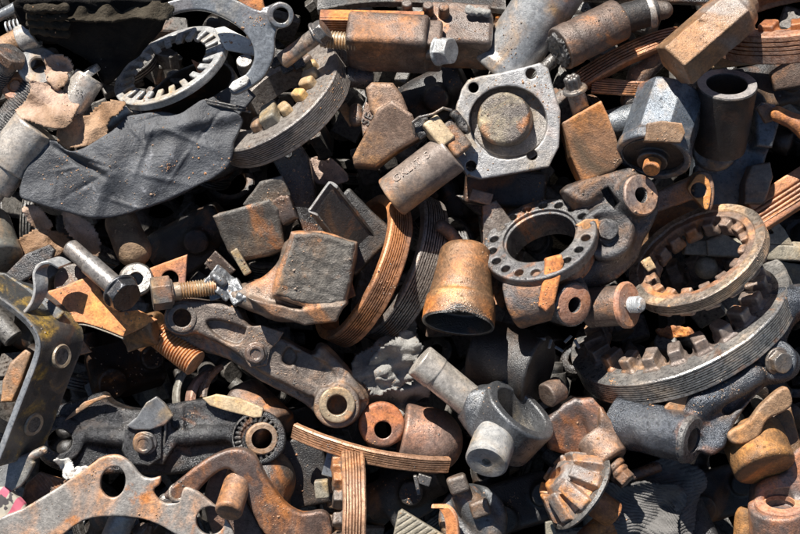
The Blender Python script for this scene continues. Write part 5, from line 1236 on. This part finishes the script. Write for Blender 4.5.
single('small_clip', 'tiny bright steel clip in the dark gap above the tan belt', 'clip', mesh(U(1, box((417,485,-4), (2,10,4), xr=(.95,.2,0), rnd=1), box((424,480,-6), (7,5,3), xr=(.9,-.3,0), rnd=1)), .7), MT['bolt'])
single('tan_shard', 'small pale shard at the bottom edge left of the pinion', 'shard', mesh(rough(poly([(545,522),(552,520),(558,536),(546,540)], -8, 0, rnd=1.5), .4, .1, 3), .9), MT['khaki'])
single('brown_bar', 'brown square bar crossing the gap below the pinion', 'bar', mesh(rough(cyl((585,545,-10), (612,520,-6), 14, rnd=3), .4, .1, 3), 1.2), MT['orange'])
single('grey_cone', 'grey cone tip in the shadow right of the knitted cuff', 'cone', mesh(rough(cyl((690,500,-50), (704,550,-20), 12, 20, rnd=3), .4, .1, 3), 1.4), MT['charcoal'])
# ================================================================ what the heap lies on
def ground():
    # world metres: a bank of shade-black soil rising away from the camera, flat yard before and behind
    n = 241; xs = np.sign(np.linspace(-1, 1, n))*np.abs(np.linspace(-1, 1, n))**3*30
    X, Y = np.meshgrid(xs, xs, indexing='ij')
    k = math.tan(TILT); off = -.25/math.cos(TILT)
    slope = Y*k + off
    up = .62; dn = -.62
    Z = np.clip(slope, dn*k + off, up*k + off)
    R = np.sqrt(X**2); fall = np.clip((R - .75)/.6, 0, 1); fall = fall*fall*(3-2*fall)
    base = dn*k + off
    back = np.clip((Y - .9)/.9, 0, 1); back = back*back*(3-2*back)
    Z = base + (Z - base)*(1 - fall)*(1 - back)
    Z += .012*noise(X*1000, Y*1000, 0*X, .02, 5)
    v = np.stack([X, Y, Z], -1).reshape(-1, 3)
    i, j = np.meshgrid(np.arange(n-1), np.arange(n-1), indexing='ij')
    q = np.stack([i*n+j, (i+1)*n+j, (i+1)*n+j+1, i*n+j+1], -1).reshape(-1, 4)
    me = bpy.data.meshes.new('ground'); me.from_pydata([tuple(a) for a in v], [], [tuple(a) for a in q])
    me.polygons.foreach_set('use_smooth', np.ones(len(me.polygons), bool)); me.materials.append(MT['soil'])
    o = bpy.data.objects.new('ground', me); COL.objects.link(o); o['kind'] = 'structure'
ground()

# small scrap that fills the gaps: far too many bits to count
rs = random.Random(7)
def chipbox(s):
    hx, hy, hz = s; b = .18*min(s); v = []; f = []
    c = [(a*(hx-b), q*(hy-b), w*(hz-b)) for a in (-1,1) for q in (-1,1) for w in (-1,1)]
    pts = []
    for (x, y, z) in c:
        pts += [(x+math.copysign(b,x), y, z), (x, y+math.copysign(b,y), z), (x, y, z+math.copysign(b,z))]
    import bmesh
    bm = bmesh.new()
    for p in pts: bm.verts.new(p)
    bmesh.ops.convex_hull(bm, input=bm.verts[:]); bm.verts.index_update()
    r = (np.array([q.co[:] for q in bm.verts]), [tuple(q.index for q in fc.verts) for fc in bm.faces], 30); bm.free(); return r
protos = []
for k in range(8): protos.append(chipbox((rs.uniform(14,34), rs.uniform(9,22), rs.uniform(4,14))))
for k in range(6):
    r = rs.uniform(8,19); Ln = rs.uniform(24,70); protos.append(lathe([(.01,Ln),(r-1.5,Ln),(r,Ln-1.5),(r,Ln*.4),(r*.8,Ln*.38),(r*.8,0),(.01,0)][::-1], 28, wob=.4))
for k in range(3):
    r = rs.uniform(16,44); protos.append(lathe(groove_prof(r, r*.7, rs.uniform(8,20), 3, depth=1.5), 56, wob=.4))
for k in range(3):
    with Local():
        s_ = U(6, caps((0,0,0),(rs.uniform(30,60),0,0), 14, 10), cyl((0,0,-14),(0,0,14), 17, rnd=2), cyl((45,0,-10),(45,0,10), 13, rnd=2))
        s_ = Sub(1, s_, cyl((0,0,-30),(0,0,30), 7, rnd=0)); protos.append(mesh(rough(s_, 1, .12, k), 2.4))
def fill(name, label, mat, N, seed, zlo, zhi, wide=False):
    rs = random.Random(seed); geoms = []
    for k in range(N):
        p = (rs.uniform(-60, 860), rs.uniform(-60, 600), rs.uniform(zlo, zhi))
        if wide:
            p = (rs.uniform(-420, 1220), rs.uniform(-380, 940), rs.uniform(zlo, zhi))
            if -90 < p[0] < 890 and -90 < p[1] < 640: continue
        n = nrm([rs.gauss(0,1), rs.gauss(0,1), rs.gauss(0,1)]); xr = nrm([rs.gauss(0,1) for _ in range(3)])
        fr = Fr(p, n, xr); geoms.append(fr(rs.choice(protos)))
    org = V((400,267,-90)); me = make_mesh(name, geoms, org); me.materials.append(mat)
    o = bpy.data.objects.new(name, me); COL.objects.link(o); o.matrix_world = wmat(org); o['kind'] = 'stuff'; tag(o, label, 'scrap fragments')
fill('scrap_fragments', 'small shade-blackened metal fragments filling the gaps deep in the heap', MT['filld'] if 'filld' in MT else MT['dark'], 760, 3, -205, -92)
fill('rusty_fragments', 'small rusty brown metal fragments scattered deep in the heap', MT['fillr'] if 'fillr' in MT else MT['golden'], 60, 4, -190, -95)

fill('outlying_scrap', 'rusty scrap metal spreading out all round the heap', MT['brown'], 1500, 9, -215, -70, True)

# dim castings one can just make out in the larger gaps
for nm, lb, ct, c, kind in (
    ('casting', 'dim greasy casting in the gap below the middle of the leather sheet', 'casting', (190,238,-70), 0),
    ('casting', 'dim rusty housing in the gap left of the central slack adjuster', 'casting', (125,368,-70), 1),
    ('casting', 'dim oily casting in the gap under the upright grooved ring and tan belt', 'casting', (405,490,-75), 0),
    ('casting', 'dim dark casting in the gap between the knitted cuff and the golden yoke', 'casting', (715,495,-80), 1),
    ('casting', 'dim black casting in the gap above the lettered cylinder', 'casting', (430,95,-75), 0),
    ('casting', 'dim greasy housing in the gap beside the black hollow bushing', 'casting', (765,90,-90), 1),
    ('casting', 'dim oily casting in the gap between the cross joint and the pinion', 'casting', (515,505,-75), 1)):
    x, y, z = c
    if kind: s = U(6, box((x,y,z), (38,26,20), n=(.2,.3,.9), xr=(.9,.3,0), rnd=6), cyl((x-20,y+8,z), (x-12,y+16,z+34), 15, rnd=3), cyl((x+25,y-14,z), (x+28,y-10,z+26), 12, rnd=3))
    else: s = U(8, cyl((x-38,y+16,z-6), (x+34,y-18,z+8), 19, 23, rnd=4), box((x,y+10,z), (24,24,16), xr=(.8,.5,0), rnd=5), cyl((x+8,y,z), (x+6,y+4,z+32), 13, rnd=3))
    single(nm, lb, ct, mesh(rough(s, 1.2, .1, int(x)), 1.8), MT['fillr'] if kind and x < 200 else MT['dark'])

# crumbs of rust and grit lying on the upper sides of the parts
def grit(name, label, mat, nclus, per, seed, smin, smax):
    bpy.context.view_layer.update(); dg = bpy.context.evaluated_depsgraph_get(); sce = bpy.context.scene
    rs = random.Random(seed); R3 = ROT.to_3x3(); dn = -(R3 @ Vector((0,0,1))); vs, fs = [], []
    for c in range(nclus):
        cx, cy = rs.uniform(-10, 810), rs.uniform(-10, 545); sp = rs.uniform(3, 17)
        for k in range(rs.randint(per//2, per)):
            p = V((rs.gauss(cx, sp), rs.gauss(cy, sp), 160)); o = R3 @ (Vector(p)*.001)
            hit, loc, nor, idx, ob, mtx = sce.ray_cast(dg, o, dn, distance=.4)
            if not hit or nor.z < .45 or ob.get('kind'): continue
            l = np.array((R3.transposed() @ loc)[:])*1000; nl = R3.transposed() @ nor
            X, Y, Z = basis(tuple(nl), (rs.gauss(0,1), rs.gauss(0,1), .1)); s = rs.uniform(smin, smax)*(1 if rs.random() < .9 else 1.9)
            b = len(vs); m = 5
            ring = [(math.cos(6.283*q/m + rs.uniform(-.4,.4))*s*rs.uniform(.6,1.1), math.sin(6.283*q/m)*s*rs.uniform(.6,1.1)) for q in range(m)]
            for (u, v_) in ring: vs.append(l + X*u + Y*v_ - Z*.1*s)
            vs.append(l + X*rs.uniform(-.3,.3)*s + Y*rs.uniform(-.3,.3)*s + Z*s*rs.uniform(.5,.9))
            for q in range(m): fs.append((b+q, b+(q+1)%m, b+m))
            fs.append(tuple(b+q for q in range(m))[::-1])
    org = V((400,267,0)); me = bpy.data.meshes.new(name); me.from_pydata([tuple(q) for q in (np.array(vs)-org)*.001], [], fs); me.update(); me.materials.append(mat)
    o = bpy.data.objects.new(name, me); COL.objects.link(o); o.matrix_world = wmat(org); o['kind'] = 'stuff'; tag(o, label, 'grit')
grit('rust_crumbs', 'crumbs of brown rust lying in drifts on the parts', MT['crumb'], 150, 26, 5, .5, 1.3)
grit('oily_grit', 'black oily grit stuck in patches on the parts', MT['dark'], 80, 22, 6, .4, 1.0)

# ================================================================ camera, sun, sky
cam = bpy.data.cameras.new('camera'); cam.sensor_width = 36; cam.sensor_fit = 'HORIZONTAL'
cam.lens = 36 * D / 800; cam.clip_start = .05; cam.clip_end = 200
co = bpy.data.objects.new('camera', cam); COL.objects.link(co)
co.matrix_world = ROT @ Matrix.Translation((0, 0, D*.001)); bpy.context.scene.camera = co
Ld = Vector(SUN_VIEW).normalized(); Lw = (ROT.to_3x3() @ Ld).normalized()
elev = math.asin(Lw.z); az = math.atan2(Lw.x, Lw.y)
sl = bpy.data.lights.new('sun', 'SUN'); sl.energy = SUN_E; sl.angle = math.radians(.5); sl.color = (1, .965, .905)
so = bpy.data.objects.new('sun', sl); COL.objects.link(so); so.rotation_euler = Lw.to_track_quat('Z', 'Y').to_euler(); so.location = (0, 0, 3)
w = bpy.data.worlds.new('World'); bpy.context.scene.world = w; w.use_nodes = True; nt = w.node_tree
sk = nt.nodes.new('ShaderNodeTexSky'); sk.sky_type = 'NISHITA'; sk.sun_disc = False; sk.air_density = .7; sk.dust_density = .4; sk.sun_elevation = elev; sk.sun_rotation = az
nt.links.new(sk.outputs[0], nt.nodes['Background'].inputs[0]); nt.nodes['Background'].inputs[1].default_value = SKY
sc = bpy.context.scene
sc.view_settings.view_transform = 'Standard'; sc.view_settings.look = 'None'; sc.view_settings.exposure = EXPO; sc.view_settings.gamma = 1
sc.cycles.max_bounces = 5; sc.cycles.diffuse_bounces = 2
